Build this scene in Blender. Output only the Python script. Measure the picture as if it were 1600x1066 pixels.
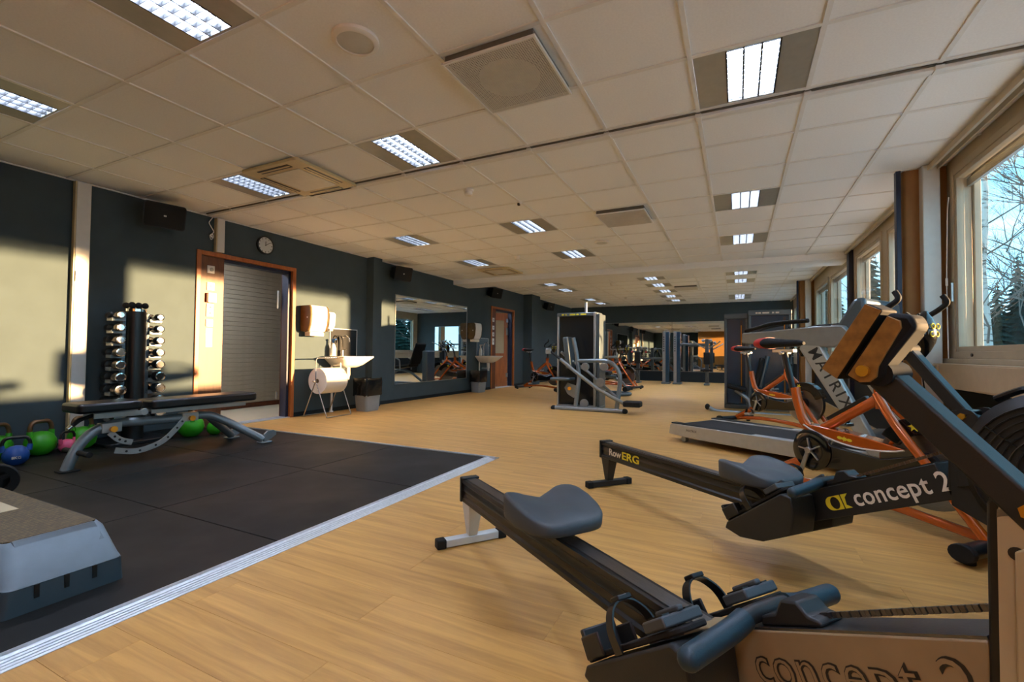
import bpy, bmesh, math, random
from mathutils import Vector as V, Matrix as MX
random.seed(7)
for o in list(bpy.data.objects): bpy.data.objects.remove(o, do_unlink=True)
SC = bpy.context.scene; COL = SC.collection
R = math.radians; PI = math.pi
# ---------------------------------------------------------------- camera, world, sun, exposure
FPX = 721.0; CAMZ = 0.915
YAW, PIT, ROL = R(26.0), R(1.47), R(0.5)
fw = V((-math.sin(YAW)*math.cos(PIT), math.cos(YAW)*math.cos(PIT), math.sin(PIT)))
rt = V((math.cos(YAW), math.sin(YAW), 0)); up = rt.cross(fw)
rt2 = rt*math.cos(ROL)+up*math.sin(ROL); up2 = up*math.cos(ROL)-rt*math.sin(ROL)
cam = bpy.data.cameras.new('camera'); cam.sensor_width = 36; cam.lens = 36*FPX/1600; cam.clip_start = .02; cam.clip_end = 500
co = bpy.data.objects.new('camera', cam); COL.objects.link(co); SC.camera = co
co.matrix_world = MX((rt2, up2, -fw)).transposed().to_4x4(); co.location = (0, 0, CAMZ)
SC.view_settings.view_transform = 'Standard'; SC.view_settings.look = 'None'
SC.view_settings.exposure = 0.0; SC.view_settings.gamma = 1; SC.view_settings.use_curve_mapping = False
LAMP = 86.0; SUNS = 36.0; SKY = 10.0
w = bpy.data.worlds.new('sky'); SC.world = w; w.use_nodes = True
nt = w.node_tree; N = nt.nodes; N.clear(); L = nt.links
out = N.new('ShaderNodeOutputWorld'); bg = N.new('ShaderNodeBackground'); L.new(bg.outputs[0], out.inputs[0])
tc = N.new('ShaderNodeTexCoord'); sx = N.new('ShaderNodeSeparateXYZ'); L.new(tc.outputs['Generated'], sx.inputs[0])
rp = N.new('ShaderNodeValToRGB'); L.new(sx.outputs[2], rp.inputs[0])
e = rp.color_ramp.elements
e[0].position = 0.0; e[0].color = (.15, .24, .30, 1); e[1].position = .75; e[1].color = (.04, .12, .20, 1)
e.new(.16).color = (.08, .19, .26, 1)
mp = N.new('ShaderNodeMapping'); mp.inputs['Scale'].default_value = (1, 1, 5); L.new(tc.outputs['Generated'], mp.inputs[0])
nz = N.new('ShaderNodeTexNoise'); nz.inputs['Scale'].default_value = 2.2; nz.inputs['Detail'].default_value = 7; L.new(mp.outputs[0], nz.inputs[0])
cr = N.new('ShaderNodeValToRGB'); cr.color_ramp.elements[0].position = .5; cr.color_ramp.elements[1].position = .72; L.new(nz.outputs[0], cr.inputs[0])
mx = N.new('ShaderNodeMixRGB'); mx.inputs[2].default_value = (.19, .23, .25, 1); L.new(cr.outputs[0], mx.inputs[0]); L.new(rp.outputs[0], mx.inputs[1])
L.new(mx.outputs[0], bg.inputs[0]); bg.inputs[1].default_value = SKY
sd = V((7.1, 2.6, .50)).normalized()
sl = bpy.data.lights.new('sun', 'SUN'); sl.energy = SUNS; sl.angle = R(.9); sl.color = (1, .57, .27)
so = bpy.data.objects.new('sun', sl); COL.objects.link(so); so.rotation_euler = sd.to_track_quat('Z', 'Y').to_euler(); so.location = sd*40
so.location.z = 12
def on(px, py, ax, val):
    """world point where the sight line of photo pixel (px,py) meets the plane ax=val"""
    d = fw + rt2*((px-800)/FPX) - up2*((py-533)/FPX); i = 'xyz'.index(ax)
    c = V((0, 0, CAMZ)); return c + d*((val-c[i])/d[i])
# ---------------------------------------------------------------- materials
def lin(h):
    h = h.lstrip('#'); c = [int(h[i:i+2], 16)/255 for i in (0, 2, 4)]
    return tuple((x/12.92 if x <= .04045 else ((x+.055)/1.055)**2.4) for x in c)+(1,)
MATS = {}
def mat(name, hexc, rough=.5, metal=0, var=.12, vs=18, bump=0, bs=250, coat=0, spec=.5, emis=0, stretch=None):
    m = bpy.data.materials.new(name); m.use_nodes = True; t = m.node_tree; b = t.nodes['Principled BSDF']
    c = lin(hexc); b.inputs['Roughness'].default_value = rough; b.inputs['Metallic'].default_value = metal
    b.inputs['Coat Weight'].default_value = coat; b.inputs['Specular IOR Level'].default_value = spec
    tcn = t.nodes.new('ShaderNodeTexCoord'); src = tcn.outputs['Object']
    if stretch:
        mpn = t.nodes.new('ShaderNodeMapping'); mpn.inputs['Scale'].default_value = stretch; t.links.new(src, mpn.inputs[0]); src = mpn.outputs[0]
    n = t.nodes.new('ShaderNodeTexNoise'); n.inputs['Scale'].default_value = vs; n.inputs['Detail'].default_value = 4; t.links.new(src, n.inputs[0])
    r = t.nodes.new('ShaderNodeValToRGB'); t.links.new(n.outputs[0], r.inputs[0])
    r.color_ramp.elements[0].position = .3; r.color_ramp.elements[1].position = .7
    r.color_ramp.elements[0].color = tuple(x*(1-var) for x in c[:3])+(1,); r.color_ramp.elements[1].color = tuple(min(1, x*(1+var)) for x in c[:3])+(1,)
    t.links.new(r.outputs[0], b.inputs['Base Color'])
    if bump:
        n2 = t.nodes.new('ShaderNodeTexNoise'); n2.inputs['Scale'].default_value = bs; n2.inputs['Detail'].default_value = 2; t.links.new(src, n2.inputs[0])
        bp = t.nodes.new('ShaderNodeBump'); bp.inputs['Strength'].default_value = bump; bp.inputs['Distance'].default_value = .002
        t.links.new(n2.outputs[0], bp.inputs['Height']); t.links.new(bp.outputs[0], b.inputs['Normal'])
    if emis:
        b.inputs['Emission Color'].default_value = c; b.inputs['Emission Strength'].default_value = emis
    MATS[name] = m; return m
def wood(name, dark, light, grain=(2, 30, 30), rough=.4, spec=.5, rnd=0, bumpd=.0):
    m = bpy.data.materials.new(name); m.use_nodes = True; t = m.node_tree; b = t.nodes['Principled BSDF']; nn = t.nodes.new; lk = t.links.new
    g = nn('ShaderNodeNewGeometry'); oi = nn('ShaderNodeObjectInfo'); ad = nn('ShaderNodeMath'); ad.operation = 'ADD'
    lk(g.outputs['Random Per Island'], ad.inputs[0]); lk(oi.outputs['Random'], ad.inputs[1])
    ml = nn('ShaderNodeMath'); ml.operation = 'MULTIPLY'; ml.inputs[1].default_value = 37.0; lk(ad.outputs[0], ml.inputs[0])
    cb = nn('ShaderNodeCombineXYZ'); lk(ml.outputs[0], cb.inputs[0]); lk(ml.outputs[0], cb.inputs[2])
    va = nn('ShaderNodeVectorMath'); va.operation = 'ADD'; lk(g.outputs['Position'], va.inputs[0]); lk(cb.outputs[0], va.inputs[1])
    mpn = nn('ShaderNodeMapping'); mpn.inputs['Scale'].default_value = grain; lk(va.outputs[0], mpn.inputs[0])
    n = nn('ShaderNodeTexNoise'); n.inputs['Scale'].default_value = 1.0; n.inputs['Detail'].default_value = 8; n.inputs['Roughness'].default_value = .62; n.inputs['Distortion'].default_value = .6; lk(mpn.outputs[0], n.inputs[0])
    r = nn('ShaderNodeValToRGB'); r.color_ramp.elements[0].position = .28; r.color_ramp.elements[1].position = .66
    r.color_ramp.elements[0].color = lin(dark); r.color_ramp.elements[1].color = lin(light); lk(n.outputs[0], r.inputs[0])
    hs = nn('ShaderNodeHueSaturation'); lk(r.outputs[0], hs.inputs['Color'])
    fr = nn('ShaderNodeMath'); fr.operation = 'FRACT'; lk(ml.outputs[0], fr.inputs[0])
    mr = nn('ShaderNodeMapRange'); mr.inputs[3].default_value = 1-rnd; mr.inputs[4].default_value = 1+rnd; lk(fr.outputs[0], mr.inputs[0]); lk(mr.outputs[0], hs.inputs['Value'])
    lk(hs.outputs[0], b.inputs['Base Color']); b.inputs['Roughness'].default_value = rough; b.inputs['Specular IOR Level'].default_value = spec
    MATS[name] = m; return m
def emit(name, hexc, s):
    m = bpy.data.materials.new(name); m.use_nodes = True; t = m.node_tree; t.nodes.clear()
    o = t.nodes.new('ShaderNodeOutputMaterial'); e = t.nodes.new('ShaderNodeEmission'); e.inputs[0].default_value = lin(hexc); e.inputs[1].default_value = s
    t.links.new(e.outputs[0], o.inputs[0]); MATS[name] = m; return m
def glassy(name, tint, refl=.9, base=.04):
    m = bpy.data.materials.new(name); m.use_nodes = True; t = m.node_tree; t.nodes.clear(); nn = t.nodes.new
    o = nn('ShaderNodeOutputMaterial'); tr = nn('ShaderNodeBsdfTransparent'); tr.inputs[0].default_value = lin(tint)
    gl = nn('ShaderNodeBsdfGlossy'); gl.inputs['Roughness'].default_value = .02; fr = nn('ShaderNodeFresnel'); fr.inputs[0].default_value = 1.45
    mu = nn('ShaderNodeMath'); mu.operation = 'MULTIPLY'; mu.inputs[1].default_value = refl; t.links.new(fr.outputs[0], mu.inputs[0])
    ge = nn('ShaderNodeNewGeometry'); fc = nn('ShaderNodeMath'); fc.operation = 'SUBTRACT'; fc.inputs[0].default_value = 1; t.links.new(ge.outputs['Backfacing'], fc.inputs[1])
    m2 = nn('ShaderNodeMath'); m2.operation = 'MULTIPLY'; t.links.new(mu.outputs[0], m2.inputs[0]); t.links.new(fc.outputs[0], m2.inputs[1]); mu = m2
    mi = nn('ShaderNodeMixShader'); t.links.new(mu.outputs[0], mi.inputs[0]); t.links.new(tr.outputs[0], mi.inputs[1]); t.links.new(gl.outputs[0], mi.inputs[2]); t.links.new(mi.outputs[0], o.inputs[0])
    MATS[name] = m; return m
# --- palette
wood('floor_wood', '#ab7f42', '#d2a159', (1.6, 26, 26), .42, .45, .03)
wood('door_wood', '#8a4a1e', '#b8692c', (20, 20, 2.0), .4)
wood('panel_wood', '#4e2a14', '#6f4220', (20, 20, 2.0), .45)
mat('monitor_black', '#14171a', .75, var=.1, vs=30, spec=.2)
wood('dark_wood', '#4a2412', '#6d3718', (24, 24, 2.0), .4)
wood('column_wood', '#8a6034', '#a07340', (6, 6, 3), .6)
mat('wall_teal', '#445156', .85, var=.05, vs=6, bump=.25, bs=420, spec=.2)
mat('wall_tan', '#8f6530', .8, var=.05, vs=4, spec=.2)
mat('wall_cream', '#b9ab8d', .8, var=.04, vs=4, spec=.2)
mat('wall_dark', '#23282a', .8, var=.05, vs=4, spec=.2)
mat('brick_white', '#b8aa8c', .7, var=.06, vs=12, spec=.3)
mat('tile', '#eff1f1', .9, var=.03, vs=90, bump=.35, bs=600, spec=.15)
mat('grid_metal', '#e3e3df', .5, var=.03)
mat('panel_grey', '#a8a89f', .35, .3, var=.05)
mat('white_plastic', '#e6e3dc', .35, var=.03)
mat('white_ceramic', '#e4dfd4', .12, var=.02, coat=.5)
mat('white_metal', '#cfd0cc', .4, var=.03)
mat('cream_metal', '#c9b98f', .45, var=.04)
mat('frame_paint', '#b9ae97', .5, var=.05, vs=9)
mat('louvre', '#3c3c3a', .4, .2, var=.03)
mat('black_plastic', '#15181a', .5, var=.12, vs=30, bump=.15, bs=500)
mat('black_satin', '#0f1113', .36, var=.1)
mat('black_gloss', '#0b0c0d', .16, var=.05, coat=.25)
mat('black_rubber', '#1a1b1b', .75, var=.15, vs=60, bump=.3, bs=300, spec=.3)
mat('seat_grey', '#3b4348', .55, var=.06, vs=20, bump=.12, bs=400)
mat('grip_blue', '#14303c', .5, var=.1, vs=40, bump=.15, bs=500)
mat('dusty_brown', '#5a451c', .5, var=.25, vs=14)
mat('dusty_warm_light', '#86622a', .55, var=.3, vs=60)  # warm light reflected by dusty black plastic, painted into the base colour
mat('steel', '#b9bcbe', .28, 1, var=.05)
mat('steel_dark', '#6f7072', .35, 1, var=.12, stretch=(1, 20, 20))
mat('chrome', '#d8d8d8', .1, 1, var=.03)
mat('speaker_grille', '#c2c2bc', .6, var=.04)
mat('aluminium', '#dde2e6', .42, .9, var=.08, vs=60, bump=.4, bs=700)
mat('gold_bolt', '#d39a32', .3, .8, var=.15)
mat('silver_paint', '#b0b4b3', .35, .5, var=.05)
mat('grey_paint', '#7d878c', .35, .4, var=.06)
mat('slate_paint', '#5d6a72', .35, .45, var=.06)
mat('machine_grey', '#8b9091', .38, .4, var=.06)
mat('light_leg', '#c9d2d4', .4, .2, var=.05)
mat('beige_frame', '#8d7b5c', .5, .1, var=.1, vs=12)
mat('beige_plate', '#a99b7b', .5, .1, var=.06, vs=12)
mat('orange_paint', '#bd5812', .22, .35, var=.1, vs=8, coat=.8)
mat('red_vinyl', '#c02a2a', .5, var=.08)
mat('red_plastic', '#b3221d', .4, var=.08)
mat('shroud_blue', '#1c3b50', .25, var=.12, vs=5)
mat('shroud_dark', '#16191c', .25, var=.15, vs=5)
mat('yellow_print', '#d9c92a', .5, var=.04)
mat('yellow_knob', '#f0a21a', .4, var=.06)
mat('white_print', '#d8d3c6', .5, var=.03)
mat('black_print', '#16130f', .5, var=.03)
mat('grey_print', '#2c2f31', .5, var=.03)
mat('kettle_green', '#339a16', .4, var=.1, vs=10)
mat('kettle_blue', '#15468c', .4, var=.1, vs=30)
mat('kettle_pink', '#d2567a', .4, var=.1, vs=30)
mat('bronze_handle', '#6b543c', .45, .6, var=.2)
mat('step_grey', '#64757f', .55, var=.05, bump=.1, bs=500)
mat('step_blue', '#33454f', .55, var=.05, bump=.1, bs=500)
mat('bin_grey', '#8f9699', .45, var=.04)
mat('bin_bag', '#101214', .2, var=.1, vs=30, bump=.6, bs=30)
mat('paper', '#e6dfcf', .85, var=.02)
mat('clock_white', '#cdd0cb', .5, var=.02)
mat('navy_paint', '#14203a', .4, var=.05)
mat('mesh_plate', '#d9d5c9', .5, 0, var=.04)
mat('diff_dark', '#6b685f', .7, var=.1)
mat('radiator', '#c2b296', .5, var=.04)
mat('pine', '#20362f', .9, var=.35, vs=3, spec=.1)
mat('bark', '#6d6258', .9, var=.3, vs=6, bump=.5, bs=40)
mat('ground', '#c3cad0', .9, var=.25, vs=.5)
mat('car_blue', '#4f86ad', .25, .3, var=.05, coat=.6)
mat('car_glass', '#1d2a30', .1, var=.05)
mat('steel_wire', '#c2c2c0', .25, .9, var=.03)
mat('bottle_blue', '#2f62b0', .35, var=.05)
emit('tube_light', '#d2e1ff', LAMP)
glassy('pane', '#fdffff', .7)
glassy('shroud_clear', '#2f4a58', 1.0)
m = bpy.data.materials.new('mirror'); m.use_nodes = True; b = m.node_tree.nodes['Principled BSDF']
b.inputs['Base Color'].default_value = (.78, .82, .82, 1); b.inputs['Metallic'].default_value = 1; b.inputs['Roughness'].default_value = .01; MATS['mirror'] = m
def birch_mat():
    m = mat('birch', '#b9b5ab', .8, var=.1, vs=8); t = m.node_tree; b = t.nodes['Principled BSDF']
    tcn = t.nodes.new('ShaderNodeTexCoord'); mpn = t.nodes.new('ShaderNodeMapping'); mpn.inputs['Scale'].default_value = (2, 2, 9)
    n = t.nodes.new('ShaderNodeTexNoise'); n.inputs['Scale'].default_value = 1.4; n.inputs['Detail'].default_value = 5
    r = t.nodes.new('ShaderNodeValToRGB'); r.color_ramp.elements[0].position = .36; r.color_ramp.elements[1].position = .46
    r.color_ramp.elements[0].color = lin('#2b2724'); r.color_ramp.elements[1].color = lin('#c6c2b8')
    t.links.new(tcn.outputs['Object'], mpn.inputs[0]); t.links.new(mpn.outputs[0], n.inputs[0]); t.links.new(n.outputs[0], r.inputs[0]); t.links.new(r.outputs[0], b.inputs['Base Color'])
birch_mat()
def mat_rubber():
    m = mat('mat_rubber', '#0d0f0e', .55, var=.2, vs=300, bump=.25, bs=500, spec=.25); t = m.node_tree; b = t.nodes['Principled BSDF']
    n = t.nodes.new('ShaderNodeTexNoise'); n.inputs['Scale'].default_value = 2.5; n.inputs['Detail'].default_value = 4
    mr = t.nodes.new('ShaderNodeMapRange'); mr.inputs[3].default_value = .45; mr.inputs[4].default_value = .75
    t.links.new(n.outputs[0], mr.inputs[0]); t.links.new(mr.outputs[0], b.inputs['Roughness'])
mat_rubber()
def mat_tread():
    m = mat('step_mat', '#5a4e38', .7, var=.1, vs=20); t = m.node_tree; b = t.nodes['Principled BSDF']
    tcn = t.nodes.new('ShaderNodeTexCoord'); ck = t.nodes.new('ShaderNodeTexBrick'); ck.inputs['Scale'].default_value = 30; ck.inputs['Mortar Size'].default_value = .03
    ck.inputs['Color1'].default_value = lin('#6b5a3a'); ck.inputs['Color2'].default_value = lin('#4d4330'); ck.inputs['Mortar'].default_value = lin('#2a241a')
    mpn = t.nodes.new('ShaderNodeMapping'); mpn.inputs['Rotation'].default_value = (0, 0, R(45)); t.links.new(tcn.outputs['Object'], mpn.inputs[0]); t.links.new(mpn.outputs[0], ck.inputs[0])
    t.links.new(ck.outputs[0], b.inputs['Base Color'])
    bp = t.nodes.new('ShaderNodeBump'); bp.inputs['Strength'].default_value = .4; bp.inputs['Distance'].default_value = .003; bp.invert = True
    t.links.new(ck.outputs['Fac'], bp.inputs['Height']); t.links.new(bp.outputs[0], b.inputs['Normal'])
mat_tread()
# ---------------------------------------------------------------- mesh building
def frame(o, x, z):
    x = V(x).normalized(); z = V(z).normalized(); y = z.cross(x).normalized(); z = x.cross(y)
    m = MX((x, y, z)).transposed().to_4x4(); m.translation = V(o); return m
def fillet(pts, r, n=5):
    pts = [V(p) for p in pts]
    if r <= 0 or len(pts) < 3: return pts
    o = [pts[0]]
    for i in range(1, len(pts)-1):
        a, b, c = pts[i-1], pts[i], pts[i+1]; d1 = (a-b); d2 = (c-b); k = min(r, d1.length*.48, d2.length*.48)
        p, q = b+d1.normalized()*k, b+d2.normalized()*k
        for j in range(n+1):
            t = j/n; o.append(p*(1-t)**2+b*2*t*(1-t)+q*t*t)
    o.append(pts[-1]); return o
class MB:
    def __init__(s): s.v = []; s.f = []
    def add(s, vs, fs, M=None):
        k = len(s.v); s.v += [tuple(M @ V(p)) if M else tuple(p) for p in vs]; s.f += [tuple(i+k for i in f) for f in fs]; return s
    def box(s, c, d, M=None):
        x, y, z = d[0]/2, d[1]/2, d[2]/2
        vs = [(c[0]+a*x, c[1]+b*y, c[2]+e*z) for a in (-1, 1) for b in (-1, 1) for e in (-1, 1)]
        return s.add(vs, [(0, 1, 3, 2), (4, 6, 7, 5), (0, 4, 5, 1), (2, 3, 7, 6), (0, 2, 6, 4), (1, 5, 7, 3)], M)
    def bb(s, a, b, M=None): return s.box([(a[i]+b[i])/2 for i in range(3)], [abs(b[i]-a[i]) for i in range(3)], M)
    def bar(s, p, q, w, h, upv=(0, 0, 1)):
        """rectangular bar from p to q, w sideways, h along upv"""
        p, q = V(p), V(q); t = (q-p); u = V(upv)
        if abs(t.normalized().dot(u)) > .99: u = V((1, 0, 0))
        sd = t.cross(u).normalized(); uu = sd.cross(t).normalized(); L = t.length
        m = MX((t.normalized(), -sd, uu)).transposed().to_4x4(); m.translation = p
        return s.box((L/2, 0, 0), (L, w, h), m)
    def cyl(s, p, q, r0, r1=None, n=16):
        r1 = r0 if r1 is None else r1; p, q = V(p), V(q); t = (q-p).normalized(); a = t.orthogonal().normalized(); b = t.cross(a)
        vs = []
        for c, r in ((p, r0), (q, r1)):
            vs += [c+(a*math.cos(2*PI*i/n)+b*math.sin(2*PI*i/n))*r for i in range(n)]
        return s.add(vs, [(i, (i+1) % n, n+(i+1) % n, n+i) for i in range(n)]+[tuple(range(n-1, -1, -1)), tuple(range(n, 2*n))])
    def rings(s, rs, caps=True, closed=False):
        n = len(rs[0]); vs = [p for r in rs for p in r]; fs = []; m = len(rs)
        for j in range(m if closed else m-1):
            for i in range(n):
                a, b = j*n+i, j*n+(i+1) % n; c, d = ((j+1) % m)*n+(i+1) % n, ((j+1) % m)*n+i
                fs.append((a, b, c, d))
        if caps and not closed: fs += [tuple(range(n-1, -1, -1)), tuple(range((m-1)*n, m*n))]
        return s.add(vs, fs)
    def tube(s, pts, r, n=10, fil=0, closed=False, rads=None):
        pts = fillet(pts, fil); m = len(pts); rs = []; a = None
        for i, p in enumerate(pts):
            if closed: t = (pts[(i+1) % m]-pts[i-1]).normalized()
            else: t = (pts[min(i+1, m-1)]-pts[max(i-1, 0)]).normalized()
            a = t.orthogonal().normalized() if a is None else (a-t*a.dot(t)).normalized()
            b = t.cross(a); rr = rads[i] if rads else r
            rs.append([p+(a*math.cos(2*PI*k/n)+b*math.sin(2*PI*k/n))*rr for k in range(n)])
        return s.rings(rs, closed=closed)
    def strap(s, pts, wv, th, fil=0, closed=False):
        """flat band along pts; wv = half width vector"""
        pts = fillet(pts, fil); m = len(pts); wv = V(wv); rs = []
        for i, p in enumerate(pts):
            t = (pts[(i+1) % m]-pts[i-1]) if closed else (pts[min(i+1, m-1)]-pts[max(i-1, 0)])
            nn = t.cross(wv).normalized()*th/2
            rs.append([p+wv+nn, p-wv+nn, p-wv-nn, p+wv-nn])
        return s.rings(rs, closed=closed)
    def prism(s, poly, a, b, M=None):
        """poly (u,v) in local xy extruded along local z from a to b"""
        n = len(poly); vs = [(p[0], p[1], a) for p in poly]+[(p[0], p[1], b) for p in poly]
        return s.add(vs, [(i, (i+1) % n, n+(i+1) % n, n+i) for i in range(n)]+[tuple(range(n-1, -1, -1)), tuple(range(n, 2*n))], M)
    def prof(s, poly, y0, y1):
        """poly in xz extruded along y"""
        n = len(poly); vs = [(p[0], y0, p[1]) for p in poly]+[(p[0], y1, p[1]) for p in poly]
        return s.add(vs, [(i, n+i, n+(i+1) % n, (i+1) % n) for i in range(n)]+[tuple(range(n)), tuple(range(2*n-1, n-1, -1))])
    def lathe(s, pr, M=None, n=20):
        vs = []; fs = []; m = len(pr)
        for r, z in pr: vs += [(r*math.cos(2*PI*i/n), r*math.sin(2*PI*i/n), z) for i in range(n)]
        for j in range(m-1):
            for i in range(n): fs.append((j*n+i, j*n+(i+1) % n, (j+1)*n+(i+1) % n, (j+1)*n+i))
        fs += [tuple(range(n-1, -1, -1)), tuple(range((m-1)*n, m*n))]
        return s.add(vs, fs, M)
    def ball(s, c, r, n=14, m=9):
        r = (r, r, r) if not hasattr(r, '__len__') else r
        pr = [(math.sin(PI*(j+.02)/(m+.04)), -math.cos(PI*(j+.02)/(m+.04))) for j in range(m+1)]
        M = MX.Translation(V(c)) @ MX.Diagonal((r[0], r[1], r[2], 1)); return s.lathe(pr, M, n)
    def torus(s, c, ax, R0, r, n=28, k=6):
        ax = V(ax).normalized(); a = ax.orthogonal().normalized(); b = ax.cross(a); c = V(c)
        return s.tube([c+(a*math.cos(2*PI*i/n)+b*math.sin(2*PI*i/n))*R0 for i in range(n)], r, k, closed=True)
    def build(s, name, mt, par=None, bev=0, smooth=True, ang=40, loc=None):
        me = bpy.data.meshes.new(name); me.from_pydata(s.v, [], s.f); me.validate(); me.update()
        bm = bmesh.new(); bm.from_mesh(me); bmesh.ops.recalc_face_normals(bm, faces=bm.faces); bm.to_mesh(me); bm.free()
        me.materials.append(MATS[mt])
        if smooth:
            me.polygons.foreach_set('use_smooth', [True]*len(me.polygons)); me.set_sharp_from_angle(angle=R(ang))
        o = bpy.data.objects.new(name, me); COL.objects.link(o)
        if par: o.parent = par
        if loc: o.location = loc
        if bev:
            md = o.modifiers.new('bevel', 'BEVEL'); md.width = bev; md.segments = 2; md.limit_method = 'ANGLE'; md.angle_limit = R(40); md.harden_normals = False
        return o
def rrect(x0, y0, x1, y1, r, n=5):
    o = []
    for cx, cy, a in ((x1-r, y1-r, 0), (x0+r, y1-r, 90), (x0+r, y0+r, 180), (x1-r, y0+r, 270)):
        o += [(cx+r*math.cos(R(a+90*i/n)), cy+r*math.sin(R(a+90*i/n))) for i in range(n+1)]
    return o
def ell(cx, cy, a, b, n=20): return [(cx+a*math.cos(2*PI*i/n), cy+b*math.sin(2*PI*i/n)) for i in range(n)]
def tag(o, label, cat, group=None):
    o['label'] = label; o['category'] = cat
    if group: o['group'] = group
    return o
def thing(name, label, cat, loc=(0, 0, 0), rz=0, group=None):
    o = bpy.data.objects.new(name, None); COL.objects.link(o); o.location = loc; o.rotation_euler = (0, 0, rz); o.empty_display_size = .1
    return tag(o, label, cat, group)
def struct(o): o['kind'] = 'structure'; return o
def copy_tree(o, par=None):
    c = o.copy(); COL.objects.link(c); c.parent = par
    for ch in list(o.children): copy_tree(ch, c)
    return c
def text(name, s, size, mt, par, M, ext=.0006, off=0, space=1.0, align='LEFT', shear=0, sx=1.0, fit=None):
    cu = bpy.data.curves.new(name, 'FONT'); cu.body = s; cu.size = size; cu.extrude = ext; cu.offset = off; cu.space_character = space; cu.align_x = align; cu.shear = shear; cu.resolution_u = 3
    t = bpy.data.objects.new(name, cu); COL.objects.link(t); dg = bpy.context.evaluated_depsgraph_get(); dg.update()
    me = bpy.data.meshes.new_from_object(t.evaluated_get(dg)); bpy.data.objects.remove(t); me.materials.clear(); me.materials.append(MATS[mt])
    o = bpy.data.objects.new(name, me); COL.objects.link(o); o.parent = par; sy = 1
    if fit:
        xs = [v.co.x for v in me.vertices]; ys = [v.co.y for v in me.vertices]; sx = fit[0]/(max(xs)-min(xs)); sy = fit[1]/(max(ys)-min(ys)) if fit[1] else 1
    o.matrix_local = M @ MX.Diagonal((sx, sy, 1, 1)); return o
# ================================================================ ROOM SHELL
CE = 2.483; C2 = 2.60; XL = -5.55; XR = 1.55; YF = 16.4
# floor slab + planks
fl = struct(MB().bb((-5.7, -2.75, -.12), (1.85, YF+.15, -.006)).build('floor', 'floor_wood', smooth=False))
def plank_mesh(b, x0, x1, y0, y1):
    e = .0005; g = .0003
    r = [[(x0+g, y0+g, -.005), (x1-g, y0+g, -.005), (x1-g, y1-g, -.005), (x0+g, y1-g, -.005)],
         [(x0+g, y0+g, -e), (x1-g, y0+g, -e), (x1-g, y1-g, -e), (x0+g, y1-g, -e)],
         [(x0+g+e, y0+g+e, 0), (x1-g-e, y0+g+e, 0), (x1-g-e, y1-g-e, 0), (x0+g+e, y1-g-e, 0)]]
    return b.rings(r)
near = []; rest = []; PW = .19; PL = 1.29; y = -2.6; k = 0
while y < YF-.01:
    y1 = min(y+PW, YF); off = (k*.47 % 1)*PL; xs = [XL]
    x = XL+off
    while x < XR-.01:
        if x-xs[-1] > .12: xs.append(x)
        x += PL
    xs.append(XR)
    for a, b in zip(xs[:-1], xs[1:]):
        under = b < -1.95 and y1 < 3.45
        (rest if under or y < .28 else near).append((a, b, y, y1))
    y = y1; k += 1
near.sort(key=lambda q: q[2]); rest += near[290:]; near = near[:290]
cache = {}
for a, b, y, y1 in near:
    key = (round(b-a, 4), round(y1-y, 4))
    if key not in cache:
        o = plank_mesh(MB(), -(b-a)/2, (b-a)/2, -(y1-y)/2, (y1-y)/2).build('plank', 'floor_wood', fl, smooth=False); cache[key] = o.data
    else:
        o = bpy.data.objects.new('plank', cache[key]); COL.objects.link(o); o.parent = fl
    o.location = ((a+b)/2, (y+y1)/2, 0)
bm_ = MB()
for a, b, y, y1 in rest: plank_mesh(bm_, a, b, y, y1)
bm_.build('plank_field', 'floor_wood', fl, smooth=False)['kind'] = 'stuff'
# left wall with two doorways
D1 = (3.13, 4.45, 2.07); D2 = (10.16, 11.50, 2.09)
b = MB(); xw = (-5.70, XL)
for y0, y1, z0, z1 in ((-2.6, D1[0], 0, 2.72), (D1[0], D1[1], D1[2], 2.72), (D1[1], D2[0], 0, 2.72), (D2[0], D2[1], D2[2], 2.72), (D2[1], YF, 0, 2.72)):
    b.bb((xw[0], y0, z0), (xw[1], y1, z1))
wl = struct(b.build('wall_left', 'wall_teal', smooth=False))
MB().bb((XL, 5.83, 0), (-5.40, 6.03, CE)).build('pilaster', 'wall_teal', wl, smooth=False)
MB().bb((XL, 12.12, 0), (-5.28, 12.72, C2)).build('pilaster', 'wall_teal', wl, smooth=False)
b = MB()
for y0, y1 in ((-2.6, 3.13), (4.45, 5.83), (6.03, 10.16), (11.5, 12.12), (12.72, YF)): b.bb((XL, y0, 0), (XL+.012, y1, .06))
struct(b.build('baseboard_left', 'wall_dark', smooth=False))
# far wall, back walls, right-hand return
wf = struct(MB().bb((-5.7, YF, 0), (1.85, YF+.15, 2.85)).build('wall_far', 'wall_teal', smooth=False))
struct(MB().bb((-4.45, YF-.02, 0), (.7, YF, .335)).build('baseboard_far', 'wall_dark', smooth=False))
struct(MB().bb((-2.4, -1.45, 0), (1.85, -1.3, 2.72)).build('wall_back', 'wall_tan', smooth=False))
b = MB().bb((-5.7, -2.75, 0), (-2.25, -2.6, 2.72)).bb((-2.4, -2.6, 0), (-2.25, -1.45, 2.72))
struct(b.build('wall_recess', 'wall_teal', smooth=False))
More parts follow.
